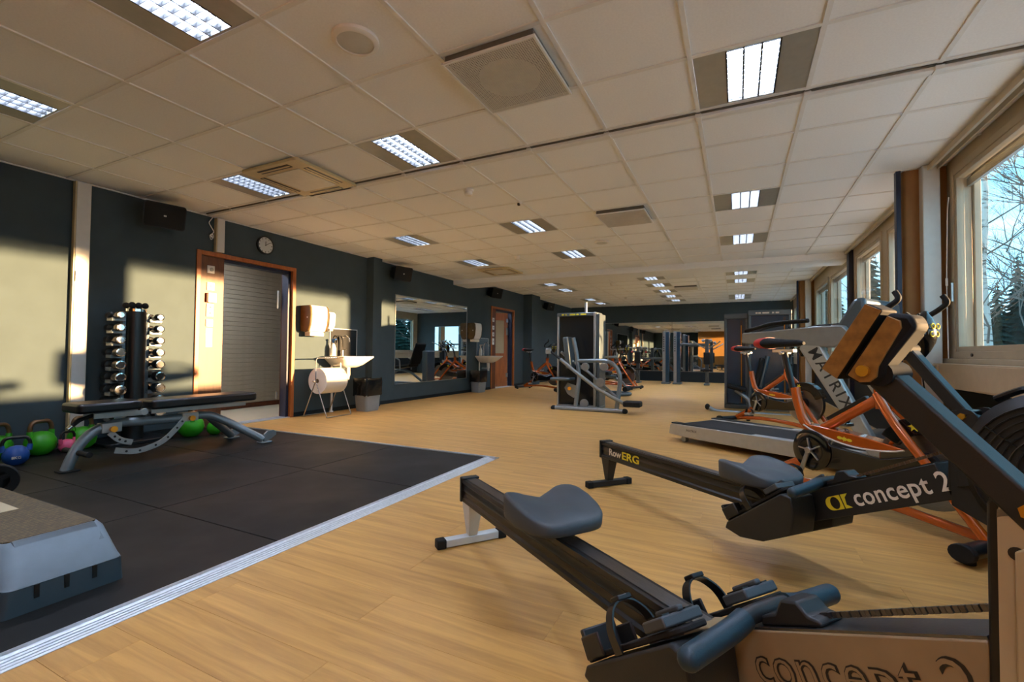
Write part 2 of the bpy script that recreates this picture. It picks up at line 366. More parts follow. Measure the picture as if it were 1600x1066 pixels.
# ceiling: slab (parent), T bars, tiles
XG = [XL]+[round(.379-.6*i, 4) for i in range(9, -2, -1)]+[XR]
XG = [XL, -5.021, -4.421, -3.821, -3.221, -2.621, -2.021, -1.421, -.821, -.221, .379, .979, XR]
Y1G = [-2.6, -2.112, -1.527, -.942, -.357, .228, .813, 1.398, 1.981, 2.566, 3.151, 3.29, 3.745, 4.330, 4.915, 5.500, 6.085, 6.670, 7.255, 7.840, 8.440]
Y2G = [9.05+.585*i for i in range(13)]+[YF]
cl = struct(MB().bb((-5.7, -2.75, CE+.10), (1.85, 8.6, CE+.25)).bb((-5.7, 8.6, C2+.10), (1.85, YF+.15, C2+.25)).build('ceiling', 'tile', smooth=False))
for z, YG in ((CE, Y1G), (C2, Y2G)):
    for x in XG[1:-1]: MB().bb((x-.012, YG[0], z-.003), (x+.012, YG[-1], z+.006)).build('grid_bar', 'grid_metal', cl, smooth=False)
    for y in YG[1:-1]: MB().bb((XL, y-.012, z-.002), (XR, y+.012, z+.005)).build('grid_bar', 'grid_metal', cl, smooth=False)
    MB().bb((XL, YG[0], z-.004), (XL+.02, YG[-1], z+.006)).build('edge_bar', 'grid_metal', cl, smooth=False)
LX = (-4.121, -2.321, .079); L2X = (-4.121, -1.721, .079)
LIGHTS = [(x, y, CE) for x in LX for y in (1.1055, 2.8585, 5.2075, 6.9625)]+[(.079, -.65, CE), (-2.321, -.65, CE)]
LIGHTS = [q for q in LIGHTS if not (q[0] > 0 and q[1] == 1.1055)]+[(.079, 1.1055, CE)]
r2 = lambda i: 9.05+.585*(i+.5)
LIGHTS += [(-4.121, r2(i), C2) for i in (2, 4, 8, 10)]+[(-1.721, r2(i), C2) for i in (2, 4, 6, 8, 10)]+[(.079, r2(i), C2) for i in (2, 4, 9, 10)]
HOLES = [(x, y) for x, y, z in LIGHTS]+[(-1.121, 2.2735), (-1.121, 5.2075), (-3.521, 2.8585), (-1.121, r2(5))]
cache = {}; tiles = []; far_tiles = []
for z, YG in ((CE, Y1G), (C2, Y2G)):
    for y0, y1 in zip(YG[:-1], YG[1:]):
        for x0, x1 in zip(XG[:-1], XG[1:]):
            cx, cy = (x0+x1)/2, (y0+y1)/2
            if any(abs(cx-hx) < .25 and abs(cy-hy) < .25 for hx, hy in HOLES): continue
            (tiles if (y0 > .2 and y0 < 15.4) else far_tiles).append((x0, x1, y0, y1, z))
tiles.sort(key=lambda q: q[2]); far_tiles += tiles[296:]; tiles = tiles[:296]
for x0, x1, y0, y1, z in tiles:
    key = (round(x1-x0, 3), round(y1-y0, 3))
    if key not in cache:
        o = MB().bb((-(x1-x0)/2+.004, -(y1-y0)/2+.004, 0), ((x1-x0)/2-.004, (y1-y0)/2-.004, .014)).build('ceiling_tile', 'tile', cl, smooth=False); cache[key] = o.data
    else:
        o = bpy.data.objects.new('ceiling_tile', cache[key]); COL.objects.link(o); o.parent = cl
    o.location = ((x0+x1)/2, (y0+y1)/2, z+.005)
b = MB()
for x0, x1, y0, y1, z in far_tiles: b.bb((x0+.004, y0+.004, z+.005), (x1-.004, y1-.004, z+.019))
b.build('ceiling_tile_field', 'tile', cl, smooth=False)['kind'] = 'stuff'
struct(MB().bb((XL, 8.44, 2.385), (XR, 9.05, 2.64)).build('beam', 'tile', smooth=False)); bpy.data.objects['beam'].name = 'trim_1'
# right wall with window openings
WIN = [(-1.15, 2.05), (2.25, 4.83), (4.96, 6.62), (6.80, 8.17), (8.62, 10.20), (10.36, 11.95), (12.75, 14.35), (14.5, 16.2)]
WZ0, WZ1 = .90, 2.40
WX = 1.72
b = MB().bb((XR, -1.45, -.1), (WX, YF+.15, WZ0)).bb((XR, -1.45, WZ1), (WX, YF+.15, 2.85))
prev = -1.45
for a, c in WIN+[(YF+.15, 0)]:
    if a-prev > .01: b.bb((XR, prev, WZ0), (WX, a, WZ1))
    prev = c
wr = struct(b.build('wall_right', 'frame_paint', smooth=False))
def ring(b, x0, x1, y0, y1, z0, z1, w):
    b.bb((x0, y0, z0), (x1, y0+w, z1)).bb((x0, y1-w, z0), (x1, y1, z1)).bb((x0, y0+w, z0), (x1, y1-w, z0+w)).bb((x0, y0+w, z1-w), (x1, y1-w, z1)); return b
for i, (a, c) in enumerate(WIN):
    e = bpy.data.objects.new('window_%d' % (i+1), None); COL.objects.link(e); e.location = (XR, a, WZ0); struct(e)
    Wd, Hh = c-a, WZ1-WZ0
    ring(MB(), -.012, .10, 0, Wd, 0, Hh, .055).build('frame', 'frame_paint', e, .004)
    ring(MB(), -.004, .045, .055, Wd-.055, .055, Hh-.055, .038).build('sash', 'frame_paint', e, .003)
    MB().bb((.015, .09, .09), (.019, Wd-.09, Hh-.09)).build('pane', 'pane', e, smooth=False)
    ring(MB(), .10, .17, 0, Wd, 0, Hh, .012).build('reveal', 'white_metal', e, smooth=False)
    ring(MB(), .105, .145, .012, Wd-.012, .012, Hh-.012, .07).build('outer_sash', 'frame_paint', e, .003)
    MB().bb((.123, .08, .08), (.127, Wd-.08, Hh-.08)).build('outer_pane', 'pane', e, smooth=False)
    b = MB()
    for q in range(7): b.bb((.07, .06, Hh-.10-.009*q), (.095, Wd-.06, Hh-.094-.009*q))
    b.build('blind', 'panel_grey', e, smooth=False)
    MB().cyl((-.02, .10, .028), (-.012, .10, .028), .012).cyl((-.02, Wd-.35, .028), (-.012, Wd-.35, .028), .012).build('lock', 'black_satin', e)
    MB().bb((-.03, Wd-.05, .45), (-.012, Wd-.035, .60)).build('handle', 'steel', e, .003)
# ledges, curtain track
struct(MB().bb((1.50, -1.3, .862), (XR, YF, .90)).build('trim_2', 'frame_paint', bev=.004))
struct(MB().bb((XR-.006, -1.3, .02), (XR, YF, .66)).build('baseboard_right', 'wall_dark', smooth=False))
b = MB().bb((1.405, -1.3, CE-.05), (1.425, 4.86, CE-.004)).bb((1.465, -1.3, CE-.045), (1.48, 4.86, CE-.004)).bb((1.46, 5.1, CE-.045), (1.485, 8.4, CE-.004)).bb((1.46, 9.06, C2-.05), (1.49, 16.3, C2-.004))
struct(b.build('trim_3', 'frame_paint', smooth=False))
def column(yc, zc, n):
    e = bpy.data.objects.new('trim_%d' % n, None); COL.objects.link(e); e.location = (XR, yc, 0); struct(e)
    pts = [(-.30, .135), (-.285, .12)]+[(-.285+.03*math.cos(R(180+a))+.03, .08+.04*math.sin(R(180+a))+.04) for a in (0, 30, 60, 90)]+[(-.19, .075), (.0, .075), (.0, .135)]
    MB().prism(pts, 0, zc).build('column_casing', 'column_wood', e)
    MB().bb((-.178, -.01, 0), (-.066, .08, zc)).build('pipe_casing', 'white_metal', e, .006)
    MB().bb((-.335, .05, .25), (-.302, .11, zc)).build('edge_post', 'navy_paint', e, .003)
column(4.85, CE-.002, 4); column(12.08, C2-.002, 5)
struct(MB().bb((1.49, 8.29, 0), (1.55, 8.43, CE)).build('trim_6', 'navy_paint', bev=.004))
# convector along the window wall
t = thing('convector', 'long beige convector cover running under the windows', 'radiator', (1.41, 0, .68))
MB().bb((0, -1.2, 0), (.09, 4.8, .182)).build('cover', 'radiator', t, .004)
MB().bb((-.004, 2.6, .01), (0, 4.1, .172)).build('front_panel', 'radiator', t, .002)
# corridor behind the left wall
cw = struct(MB().bb((-7.25, 1.6, 0), (-7.1, 13.2, 2.6)).build('wall_corridor', 'brick_white', smooth=False))
me = None
for i in range(30):
    if me is None: o = MB().bb((0, 0, 0), (.012, 4.4, .066)).build('brick_course', 'brick_white', cw, .003); me = o.data
    else:
        o = bpy.data.objects.new('brick_course', me); COL.objects.link(o); o.parent = cw
        md = o.modifiers.new('bevel', 'BEVEL'); md.width = .003; md.segments = 2; md.limit_method = 'ANGLE'
    o.location = (-7.1, 2.2, .08+.0715*i)
struct(MB().bb((-7.1, 1.6, 0), (-7.075, 13.2, .07)).build('baseboard_corridor', 'dark_wood', smooth=False))
struct(MB().bb((-7.25, 1.6, -.12), (-5.7, 13.2, -.004)).build('floor_corridor', 'wall_cream', smooth=False))
struct(MB().bb((-7.25, 1.6, 2.45), (-5.7, 13.2, 2.6)).build('ceiling_corridor', 'tile', smooth=False))
struct(MB().bb((-7.25, 1.45, 0), (-5.7, 1.6, 2.6)).bb((-7.25, 13.2, 0), (-5.7, 13.35, 2.6)).build('wall_corridor_end', 'wall_cream', smooth=False))
def doorway(n, D, panel_w, wm):
    e = bpy.data.objects.new('door_%d' % n, None); COL.objects.link(e); e.location = (XL, D[0], 0); struct(e)
    Wd, Hh = D[1]-D[0], D[2]
    b = MB().bb((-.16, 0, 0), (.018, .05, Hh)).bb((-.16, Wd-.05, 0), (.018, Wd, Hh)).bb((-.16, .05, Hh-.05), (.018, Wd-.05, Hh))
    b.build('door_frame', wm, e, .003)
    MB().bb((-.05, .05, 0), (-.02, panel_w, Hh-.05)).build('side_panel', 'panel_wood' if n == 1 else 'dark_wood', e, .002)
    MB().bb((-.15, Wd-.09, 0), (-.03, Wd-.05, Hh-.05)).bb((-.15, panel_w, Hh-.09), (-.03, Wd-.05, Hh-.05)).build('jamb_seal', 'navy_paint', e, .002)
    MB().bb((-.16, panel_w, -.004), (.01, Wd-.05, .008)).build('threshold', 'aluminium', e, .002)
    return e
e = doorway(1, D1, .335, 'door_wood')
Md_ = frame((-.17, 1.235, 0), (-.775, .632, 0), (0, 0, 1))
d = MB().bb((0, -.045, .01), (.86, 0, 2.0), Md_).build('door_leaf', 'dark_wood', e, .003)
MB().bb((-.20, 1.19, .25), (-.165, 1.2, .35)).bb((-.20, 1.19, 1.5), (-.165, 1.2, 1.75)).build('hinge', 'steel', d, .002)
e = doorway(2, D2, .30, 'door_wood')
ca, sa = math.cos(R(35)), math.sin(R(35))
M_ = frame((-.16, 1.24, 0), (-sa*1.0, -ca, 0), (0, 0, 1))
b = MB(); b.box((.05, 0, 1.0), (.1, .04, 2.0), M_); b.box((.83, 0, 1.0), (.1, .04, 2.0), M_); b.box((.44, 0, .45), (.68, .04, .9), M_); b.box((.44, 0, 1.9), (.68, .04, .2), M_)
d = b.build('door_leaf', 'door_wood', e, .003)
MB().box((.44, 0, 1.35), (.68, .012, .92), M_).build('door_glass', 'wall_cream', d)
MB().bb((-.17, 1.19, .25), (-.12, 1.235, .36)).bb((-.17, 1.19, 1.4), (-.12, 1.235, 1.6)).bb((-.17, 1.19, 1.75), (-.12, 1.235, 1.85)).build('hinge', 'steel', d, .002)
def corridor_lamp(y, lab):
    t = thing('corridor_lamp', lab, 'light', (-6.4, y, 2.448), 0, 'corridor lamps')
    MB().bb((-.1, -.6, -.04), (.1, .6, 0)).build('housing', 'white_metal', t, .004)
    MB().bb((-.07, -.56, -.045), (.07, .56, -.041)).build('diffuser', 'tube_light', t, smooth=False)
corridor_lamp(3.4, 'slim ceiling lamp in corridor behind the nearer doorway'); corridor_lamp(10.6, 'slim ceiling lamp in corridor behind the far doorway')
# mirrors
def mirror(name, lab, a, bq, fr):
    t = thing(name, lab, 'mirror', ((a[0]+bq[0])/2, (a[1]+bq[1])/2, a[2]))
    o = t.location; rel = lambda p: (p[0]-o[0], p[1]-o[1], p[2]-o[2])
    MB().bb(rel(a), rel(bq)).build('mirror_glass', 'mirror', t, smooth=False)
    b = MB()
    for p, q in fr: b.bb(rel(p), rel(q))
    b.build('edge_strip', 'steel', t, smooth=False)
mirror('wall_mirror', 'large rectangular mirror on the dark left wall beside the far sink', (XL, 6.56, .337), (XL+.006, 9.0, 1.95),
       [((XL, 6.545, .325), (XL+.009, 9.015, .337)), ((XL, 6.545, 1.95), (XL+.009, 9.015, 1.96)), ((XL, 6.545, .337), (XL+.009, 6.56, 1.95)), ((XL, 9.0, .337), (XL+.009, 9.015, 1.95))])
for i, (x0, x1) in enumerate(((-4.4, -1.98), (-1.97, .6))):
    mirror('end_mirror', ['left-hand mirror panel on the far end wall, behind the spinning bikes', 'right-hand mirror panel on the far end wall, behind the tall cable columns'][i], (x0, YF-.006, .345), (x1, YF, 2.0),
           [((x0, YF-.01, .335), (x1, YF, .345)), ((x0, YF-.01, 2.0), (x1, YF, 2.01))])
# ================================================================ CEILING FITTINGS
def light_fixture():
    t = thing('ceiling_light', '', 'light', (0, 0, 0), 0, 'recessed louvred ceiling lights')
    hw, hd = .287, .279; lw = .125
    b = MB().bb((-hw, -hd, .002), (-lw, hd, .012)).bb((lw, -hd, .002), (hw, hd, .012)).bb((-lw, -hd, .002), (lw, -hd+.012, .012)).bb((-lw, hd-.012, .002), (lw, hd, .012))
    b.build('panel', 'panel_grey', t, smooth=False)
    b = MB()
    for x in (-lw, -lw/3, lw/3, lw): b.bb((x-.004, -hd+.012, .0), (x+.004, hd-.012, .045))
    b.build('reflector', 'black_satin', t, smooth=False)
    b = MB()
    for k in range(11):
        y = -hd+.03+k*(2*hd-.06)/10
        for c in (-1, 0, 1): b.bb((c*lw*2/3-.038, y-.0012, .006), (c*lw*2/3+.038, y+.0012, .03))
    b.build('louvre', 'louvre', t, smooth=False)['kind'] = 'stuff'
    MB().bb((-lw, -hd+.012, .047), (lw, hd-.012, .05)).build('light_tube', 'tube_light', t, smooth=False)
    return t
proto = light_fixture(); first = True
def llab(x, y):
    col = 'window-side row' if x > 0 else ('middle row' if x > -3 else 'left-wall row')
    zone = 'this side of the ceiling beam' if y < 8.5 else 'beyond the ceiling beam'
    return col, zone
cnt = {}
ORD = ['first', 'second', 'third', 'fourth', 'fifth', 'sixth']
for x, y, z in sorted(LIGHTS, key=lambda q: q[1]):
    o = proto if first else copy_tree(proto); first = False
    o.location = (x, y, z); c = llab(x, y); k = cnt.get(c, 0); cnt[c] = k+1
    if y < 0: o['label'] = 'louvred ceiling light behind the camera in the %s' % c[0]; cnt[c] = 0
    else: o['label'] = '%s louvred light from the camera in the %s, %s' % (ORD[k], c[0], c[1])
def diffuser(x, y, z, lab):
    t = thing('air_diffuser', lab, 'vent', (x, y, z), 0, 'square perforated ceiling vents')
    MB().bb((-.29, -.28, .004), (.29, .28, .014)).build('backing', 'tile', t, smooth=False)
    MB().bb((-.27, -.265, -.03), (.24, .265, .004)).build('duct_box', 'diff_dark', t, .002)
    MB().lathe([(.17, 0), (.17, .01)], MX.Translation((-.015, 0, -.0405)), 32).build('centre_disc', 'mesh_plate', t)
    b = MB(); n = 44
    for i in range(n+1):
        p = -.275+.52*i/n; q = -.27+.54*i/n
        b.bb((p-.0022, -.27, -.046), (p+.0022, .27, -.0435)).bb((-.275, q-.0022, -.0435), (.245, q+.0022, -.041))
    b.build('mesh_grille', 'mesh_plate', t, smooth=False)['kind'] = 'stuff'
    b = MB().bb((-.285, -.28, -.048), (-.27, .28, -.035)).bb((.24, -.28, -.048), (.255, .28, -.035)).bb((-.27, -.28, -.048), (.24, -.268, -.035)).bb((-.27, .268, -.048), (.24, .28, -.035))
    b.build('rim', 'grid_metal', t, .002)
diffuser(-1.121, 2.2735, CE, 'big perforated square air vent, the nearest one, overhead in the ceiling centre')
diffuser(-1.121, 5.2075, CE, 'perforated square air vent beyond the ceiling track, in line with the big one')
diffuser(-1.121, r2(5), C2, 'perforated square air vent beyond the ceiling beam')
def cassette(x, y, s, lab):
    t = thing('air_conditioner', lab, 'air conditioner', (x, y, CE), 0, 'ceiling cassette air conditioners')
    MB().prism(rrect(-s, -s, s, s, .03), -.03, -.004).build('fascia', 'cream_metal', t, .006)
    MB().prism(rrect(-s*.6, -s*.6, s*.6, s*.6, .015), -.036, -.03).build('intake_grille', 'mesh_plate', t, .002)
    for k in range(4):
        a = k*PI/2; M_ = MX.Rotation(a, 4, 'Z')
        MB().box((0, s*.8, -.031), (s*1.1, s*.16, .004), M_).build('air_slot', 'black_satin', t)
        MB().box((0, s*.8, -.034), (s*1.08, s*.05, .003), M_).build('flap', 'cream_metal', t)
cassette(-3.521, 2.87, .345, 'cream ceiling air conditioner beside a louvred light, near the camera'); cassette(-4.05, 7.78, .33, 'smaller-looking ceiling air conditioner just before the ceiling beam')
def ceil_speaker(x, y, z, r, lab):
    t = thing('ceiling_speaker', lab, 'speaker', (x, y, z), 0, 'round ceiling speakers')
    MB().lathe([(r, .004), (r, -.012), (r*.9, -.02), (r*.78, -.02), (r*.78, .004)], None, 32).build('rim', 'white_plastic', t)
    MB().lathe([(r*.77, -.004), (r*.77, -.014), (r*.4, -.02), (.001, -.022)], None, 32).build('grille', 'speaker_grille', t)
ceil_speaker(-1.72, 1.70, CE, .115, 'round white ceiling speaker nearest the camera'); ceil_speaker(-1.70, 6.33, CE, .10, 'round ceiling speaker farther down the room')
def detector(x, y, z, lab):
    t = thing('smoke_detector', lab, 'detector', (x, y, z), 0, 'smoke detectors')
    MB().lathe([(.05, .004), (.05, -.012), (.046, -.018)], None, 24).build('base', 'white_plastic', t)
    MB().lathe([(.04, -.018), (.04, -.045), (.03, -.055), (.001, -.057)], None, 24).build('sensor_head', 'white_plastic', t)
detector(-2.325, 3.78, CE, 'white smoke detector just beyond the ceiling track'); detector(-3.21, 6.75, CE, 'smoke detector before the ceiling beam, between two lights')
detector(-2.69, 10.95, C2, 'smoke detector just beyond the ceiling beam'); detector(-2.98, 13.86, C2, 'left of the two smoke detectors near the far wall'); detector(-2.63, 14.53, C2, 'right of the two smoke detectors near the far wall')
t = thing('ceiling_sensor', 'small white ceiling sensor with a black lens', 'sensor', (-2.03, 4.31, CE))
MB().lathe([(.03, .004), (.028, -.02), (.012, -.028)], None, 20).build('housing', 'white_plastic', t); MB().bb((-.01, -.034, -.04), (.012, -.006, -.016)).build('lens', 'black_gloss', t, .002)
t = thing('ceiling_track', 'long thin rail crossing the ceiling in front of the first lights', 'rail', (0, 3.20, CE))
MB().bb((-5.45, -.02, -.03), (1.42, .02, -.004)).build('rail', 'grid_metal', t, .003)
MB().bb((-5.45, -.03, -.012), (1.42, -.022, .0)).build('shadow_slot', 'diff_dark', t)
for x in XG[1:-1]: MB().bb((x-.02, -.03, -.034), (x+.02, .03, -.004)).build('clip', 'grid_metal', t, .002)
# ================================================================ RUBBER FLOOR AND EDGE STRIPS
MXs = [-5.53, -4.95, -3.95, -2.95, -1.95]; MYs = [-1.5, -.5, .5, 1.5, 2.5, 3.5]
MT = .016
rown = {0: 'last row behind the camera', 1: 'row beside the camera', 2: 'step platform row', 3: 'row of the rear bench leg', 4: 'row at the far edge'}
coln = {0: 'at the left wall', 1: 'second from the left wall', 2: 'second from the aluminium edge', 3: 'at the aluminium edge'}
for i in range(4):
    for j in range(5):
        x0, x1, y0, y1 = MXs[i], MXs[i+1], MYs[j], MYs[j+1]; g = .0025
        o = MB().bb((-(x1-x0)/2+g, -.5+g, 0), ((x1-x0)/2-g, .5-g, MT-.0008)).build('rubber_tile', 'mat_rubber', None, .003)
        o.location = ((x0+x1)/2, (y0+y1)/2, .0005); tag(o, 'black rubber tile %s, %s' % (coln[i], rown[j]), 'floor mat', 'black rubber gym floor tiles')
def edge(name, lab, p, L, rz):
    t = thing(name, lab, 'edge strip', p, rz)
    MB().prof([(0, .0005), (0, .021), (.02, .021), (.03, .017), (.05, .011), (.085, .0025), (.085, .0005)], 0, L).build('ramp', 'aluminium', t)
    b = MB()
    for k in range(5):
        x = .004+k*.0042; b.bb((x, 0, .0205), (x+.0016, L, .0222))
    for k in range(4):
        x = .036+k*.012; z = .0155-(x-.036)*.28; b.bb((x, 0, z-.002), (x+.003, L, z+.0015))
    b.build('grip_ribs', 'aluminium', t, smooth=False)
edge('edge_strip', 'silver aluminium ramp strip along the long side of the black mat', (-1.946, -1.5, 0), 5.0, 0)
edge('edge_strip', 'thin aluminium strip closing the far side of the black mat', (-1.862, 3.503, 0), 3.6, PI/2)
# ================================================================ LEFT WALL FITTINGS
def trunk(y0, y1, z0, z1, lab):
    t = thing('cable_trunking', lab, 'trunking', (XL, (y0+y1)/2, z0))
    MB().bb((.002, -(y1-y0)/2, 0), (.05, (y1-y0)/2, z1-z0)).build('channel', 'cream_metal', t, .003)
    MB().bb((.05, -(y1-y0)/2+.012, 0), (.056, (y1-y0)/2-.004, z1-z0)).build('cover', 'white_metal', t, .002)
    return t
t = trunk(2.03, 2.15, .0, CE-.006, 'tall white cable trunking running floor to ceiling on the left wall')
s_ = MB().bb((.056, -.045, 1.54), (.066, .045, 1.64)).build('switch_plate', 'panel_grey', t, .002); MB().bb((.066, -.02, 1.565), (.072, .025, 1.615)).build('rocker', 'white_plastic', s_, .002)
t = trunk(3.32, 3.42, 2.075, CE-.006, 'short white trunking between nearer door frame and ceiling')
t = thing('loose_cable', 'white cable coil hanging beside the short trunking', 'cable', (XL+.02, 3.27, 2.2))
MB().tube([(0, .02, .27), (.01, -.03, .2), (.02, .03, .1), (.01, -.01, .06), (.02, .02, .03), (.012, -.02, .05), (.02, .01, .08), (.012, .03, .04), (.01, 0, 0), (0, -.01, .06)], .005, 6, .02).build('cord', 'white_plastic', t)
def wall_speaker(y, z, lab, sc=1.0):
    t = thing('wall_speaker', lab, 'speaker', (XL+.002, y, z), 0, 'black wall speakers')
    M_ = MX.Translation((.19, 0, 0)) @ MX.Rotation(R(-14), 4, 'Z') @ MX.Rotation(R(14), 4, 'Y') @ MX.Scale(sc, 4)
    b = MB(); fr = [(.10, q[0], q[1]) for q in rrect(-.18, -.125, .18, .125, .03)]; bk = [(-.10, q[0], q[1]) for q in rrect(-.13, -.10, .13, .10, .02)]
    b.rings([[M_ @ V(p) for p in bk], [M_ @ V(p) for p in fr]]); b.build('cabinet', 'black_plastic', t)
    MB().prism([(p[0], p[1]) for p in rrect(-.17, -.115, .17, .115, .025)], 0, .006, M_ @ frame((.10, 0, 0), (0, 1, 0), (1, 0, 0))).build('grille', 'black_rubber', t)
    MB().prism(rrect(-.012, -.008, .012, .008, .004), 0, .002, M_ @ frame((.107, 0, 0), (0, 1, 0), (1, 0, 0))).build('badge', 'white_print', t)
    MB().bb((0, -.04, -.05), (.012, .04, .05)).bar((.01, 0, 0), (.11, 0, 0), .03, .03).build('bracket', 'black_satin', t)
wall_speaker(2.68, 2.31, 'black wall speaker nearest the camera, above the dumbbell rack'); wall_speaker(6.45, 2.31, 'black wall speaker just above the left end of the wall mirror')
wall_speaker(9.98, 2.39, 'black wall speaker above the far sink'); wall_speaker(13.6, 2.4, 'black wall speaker in the far left corner')
t = thing('wall_clock', 'round white-faced wall clock above the nearer doorway', 'clock', (XL+.001, 3.97, 2.29))
Mc = frame((0, 0, 0), (0, 1, 0), (1, 0, 0))
MB().lathe([(.118, 0), (.118, .03), (.105, .036), (.105, .02)], Mc, 36).build('rim', 'black_satin', t)
MB().lathe([(.106, .015), (.106, .022), (.0, .0222)], Mc, 36).build('face', 'clock_white', t)
b = MB()
for k in range(12):
    a = k*PI/6; b.box((0, .088, .0235), (.010 if k % 3 == 0 else .007, .016, .001), Mc @ MX.Rotation(-a, 4, 'Z'))
b.build('hour_marks', 'black_print', t, smooth=False)
MB().box((0, .022, .0245), (.009, .06, .001), Mc @ MX.Rotation(R(-2), 4, 'Z')).build('hour_hand', 'black_print', t)
MB().box((0, .034, .0262), (.006, .085, .001), Mc @ MX.Rotation(R(-55), 4, 'Z')).build('minute_hand', 'black_print', t)
MB().cyl((.02, 0, 0), (.028, 0, 0), .006).build('centre_cap', 'black_print', t)
# plates on the wooden side panel of the nearer doorway
PX = XL-.02
def plate(name, lab, cat, y, z, w_, h_, d_=.012, extra=None):
    t = thing(name, lab, cat, (PX, y, z)); MB().bb((.0005, -w_/2, -h_/2), (d_, w_/2, h_/2)).build('plate', 'white_plastic', t, .003)
    if extra: extra(t, d_)
plate('wall_socket', 'white round-dial plate, topmost on the wooden door side panel', 'switch', 3.305, 1.865, .085, .09, .012, lambda t, d: MB().lathe([(.022, 0), (.022, .006), (.018, .008)], frame((d, .005, 0), (0, 1, 0), (1, 0, 0)), 18).build('dial', 'panel_grey', t))
plate('key_switch', 'white key switch plate under the round-dial plate', 'switch', 3.307, 1.665, .085, .095, .012, lambda t, d: MB().bb((d, -.002, -.015), (d+.008, .012, .018)).build('key_barrel', 'panel_grey', t, .002))
plate('thermostat', 'bulky white thermostat box on the wooden door side panel', 'thermostat', 3.31, 1.53, .095, .11, .045, lambda t, d: MB().bb((.0005, -.056, -.052), (.03, -.048, .052)).build('shade_side', 'dark_wood', t, .002))  # dark strip paints the shaded left side of the thermostat
plate('double_socket', 'tall white double wall socket below the thermostat', 'socket', 3.305, 1.385, .08, .15, .012, lambda t, d: MB().cyl((d, 0, .035), (d+.003, 0, .035), .012).cyl((d, 0, -.035), (d+.003, 0, -.035), .012).build('outlets', 'grey_print', t))
plate('light_switch', 'plain white switch plate below the double socket', 'switch', 3.303, 1.235, .08, .085, .012, lambda t, d: MB().bb((d, -.025, -.028), (d+.004, .025, .028)).build('rocker', 'white_plastic', t, .002))
plate('paper_notice', 'tall narrow white notice, lowest on the wooden door side panel', 'notice', 3.305, 1.065, .075, .225, .004)
for k, z in enumerate((1.75, 1.55, 1.38, 1.2)):
    t = thing('wall_plate', ['white plate, %s on the far door side panel' % q for q in ('topmost', 'second from the top', 'third from the top', 'lowest')][k], 'switch', (PX, 10.31, z))
    MB().bb((.0005, -.05, -.05 if k != 3 else -.08), (.014, .05, .05 if k != 3 else .08)).build('plate', 'white_plastic', t, .003); MB().bb((.014, -.02, -.02), (.018, .02, .02)).build('rocker', 'panel_grey', t, .002)
# --- wash stations
def towel_dispenser(y, z, lab):
    t = thing('towel_dispenser', lab, 'dispenser', (XL+.001, y, z), 0, 'paper towel dispensers')
    pf = [(0, -.17), (.10, -.19), (.165, -.17), (.20, -.08), (.215, .06), (.205, .16), (.18, .19), (0, .19)]
    for ya in (-.165, .135): MB().prof(pf, ya, ya+.03).build('side_cover', 'dusty_brown', t, .012)
    MB().prof([(p[0]*1.015, p[1]*1.015) for p in pf], -.134, .134).build('front_cover', 'white_plastic', t, .012)
    MB().bb((.05, -.12, -.24), (.16, .12, -.185)).build('paper_towel', 'paper', t, .006)
    MB().cyl((.15, -.168, .02), (.15, -.164, .02), .012).build('lock', 'white_print', t)
towel_dispenser(4.70, 1.37, 'big white paper towel dispenser beside the nearer doorway'); towel_dispenser(9.2, 1.40, 'paper towel dispenser at the right end of the wall mirror')
t = thing('soap_dispenser', 'narrow white soap dispenser beside the big towel dispenser', 'dispenser', (XL+.001, 5.02, 1.37))
MB().prof([(0, -.12), (.08, -.12), (.11, -.06), (.12, .10), (.09, .13), (0, .13)], -.055, .055).build('case', 'white_plastic', t, .01); MB().bb((.02, -.057, -.10), (.09, -.0555, .11)).build('side_cover', 'dusty_brown', t, .003)
MB().prof([(.03, -.16), (.09, -.15), (.09, -.118), (.03, -.118)], -.03, .03).build('push_lever', 'white_plastic', t, .004)
def sink(y, lab):
    t = thing('wash_basin', lab, 'sink', (XL+.001, y, .84), 0, 'white wash basins')
    def rr(x1, hy, z, r, x0=0): return [(x0+(p[0]), p[1], z) for p in rrect(0, -hy, x1, hy, r)]
    b = MB(); b.rings([rr(.22, .14, -.17, .06, .06), rr(.32, .22, -.13, .07, .02), rr(.42, .29, -.05, .06), rr(.45, .31, -.02, .04), rr(.45, .31, 0, .04), rr(.36, .26, -.003, .06, .05), rr(.30, .22, -.08, .08, .08), rr(.16, .1, -.12, .05, .15)]); b.build('basin', 'white_ceramic', t, ang=60)
    MB().cyl((.20, 0, -.30), (.20, 0, -.14), .035).cyl((.20, 0, -.36), (.20, 0, -.30), .026).build('bottle_trap', 'white_plastic', t)
    MB().tube([(.20, 0, -.30), (.10, .02, -.30), (.02, .02, -.30)], .018, 10, .02).build('waste_pipe', 'white_plastic', t)
    MB().cyl((.06, -.18, -.838), (.06, -.18, -.12), .016).cyl((.06, -.18, -.838), (.06, -.18, -.82), .03).build('support_pipe', 'white_plastic', t)
    MB().tube([(.06, .02, 0), (.06, .02, .26), (.09, .02, .31), (.15, .02, .32), (.20, .02, .27), (.205, .02, .22)], .011, 10, .05).cyl((.06, .02, 0), (.06, .02, .09), .022).build('tap', 'chrome', t)
    MB().bar((.06, .05, .09), (.06, .11, .10), .014, .014).build('tap_lever', 'chrome', t, .003)
    return t
sink(5.25, 'white wash basin near the doorway, above the paper roll stand'); sink(9.68, 'white wash basin between the wall mirror and far doorway')
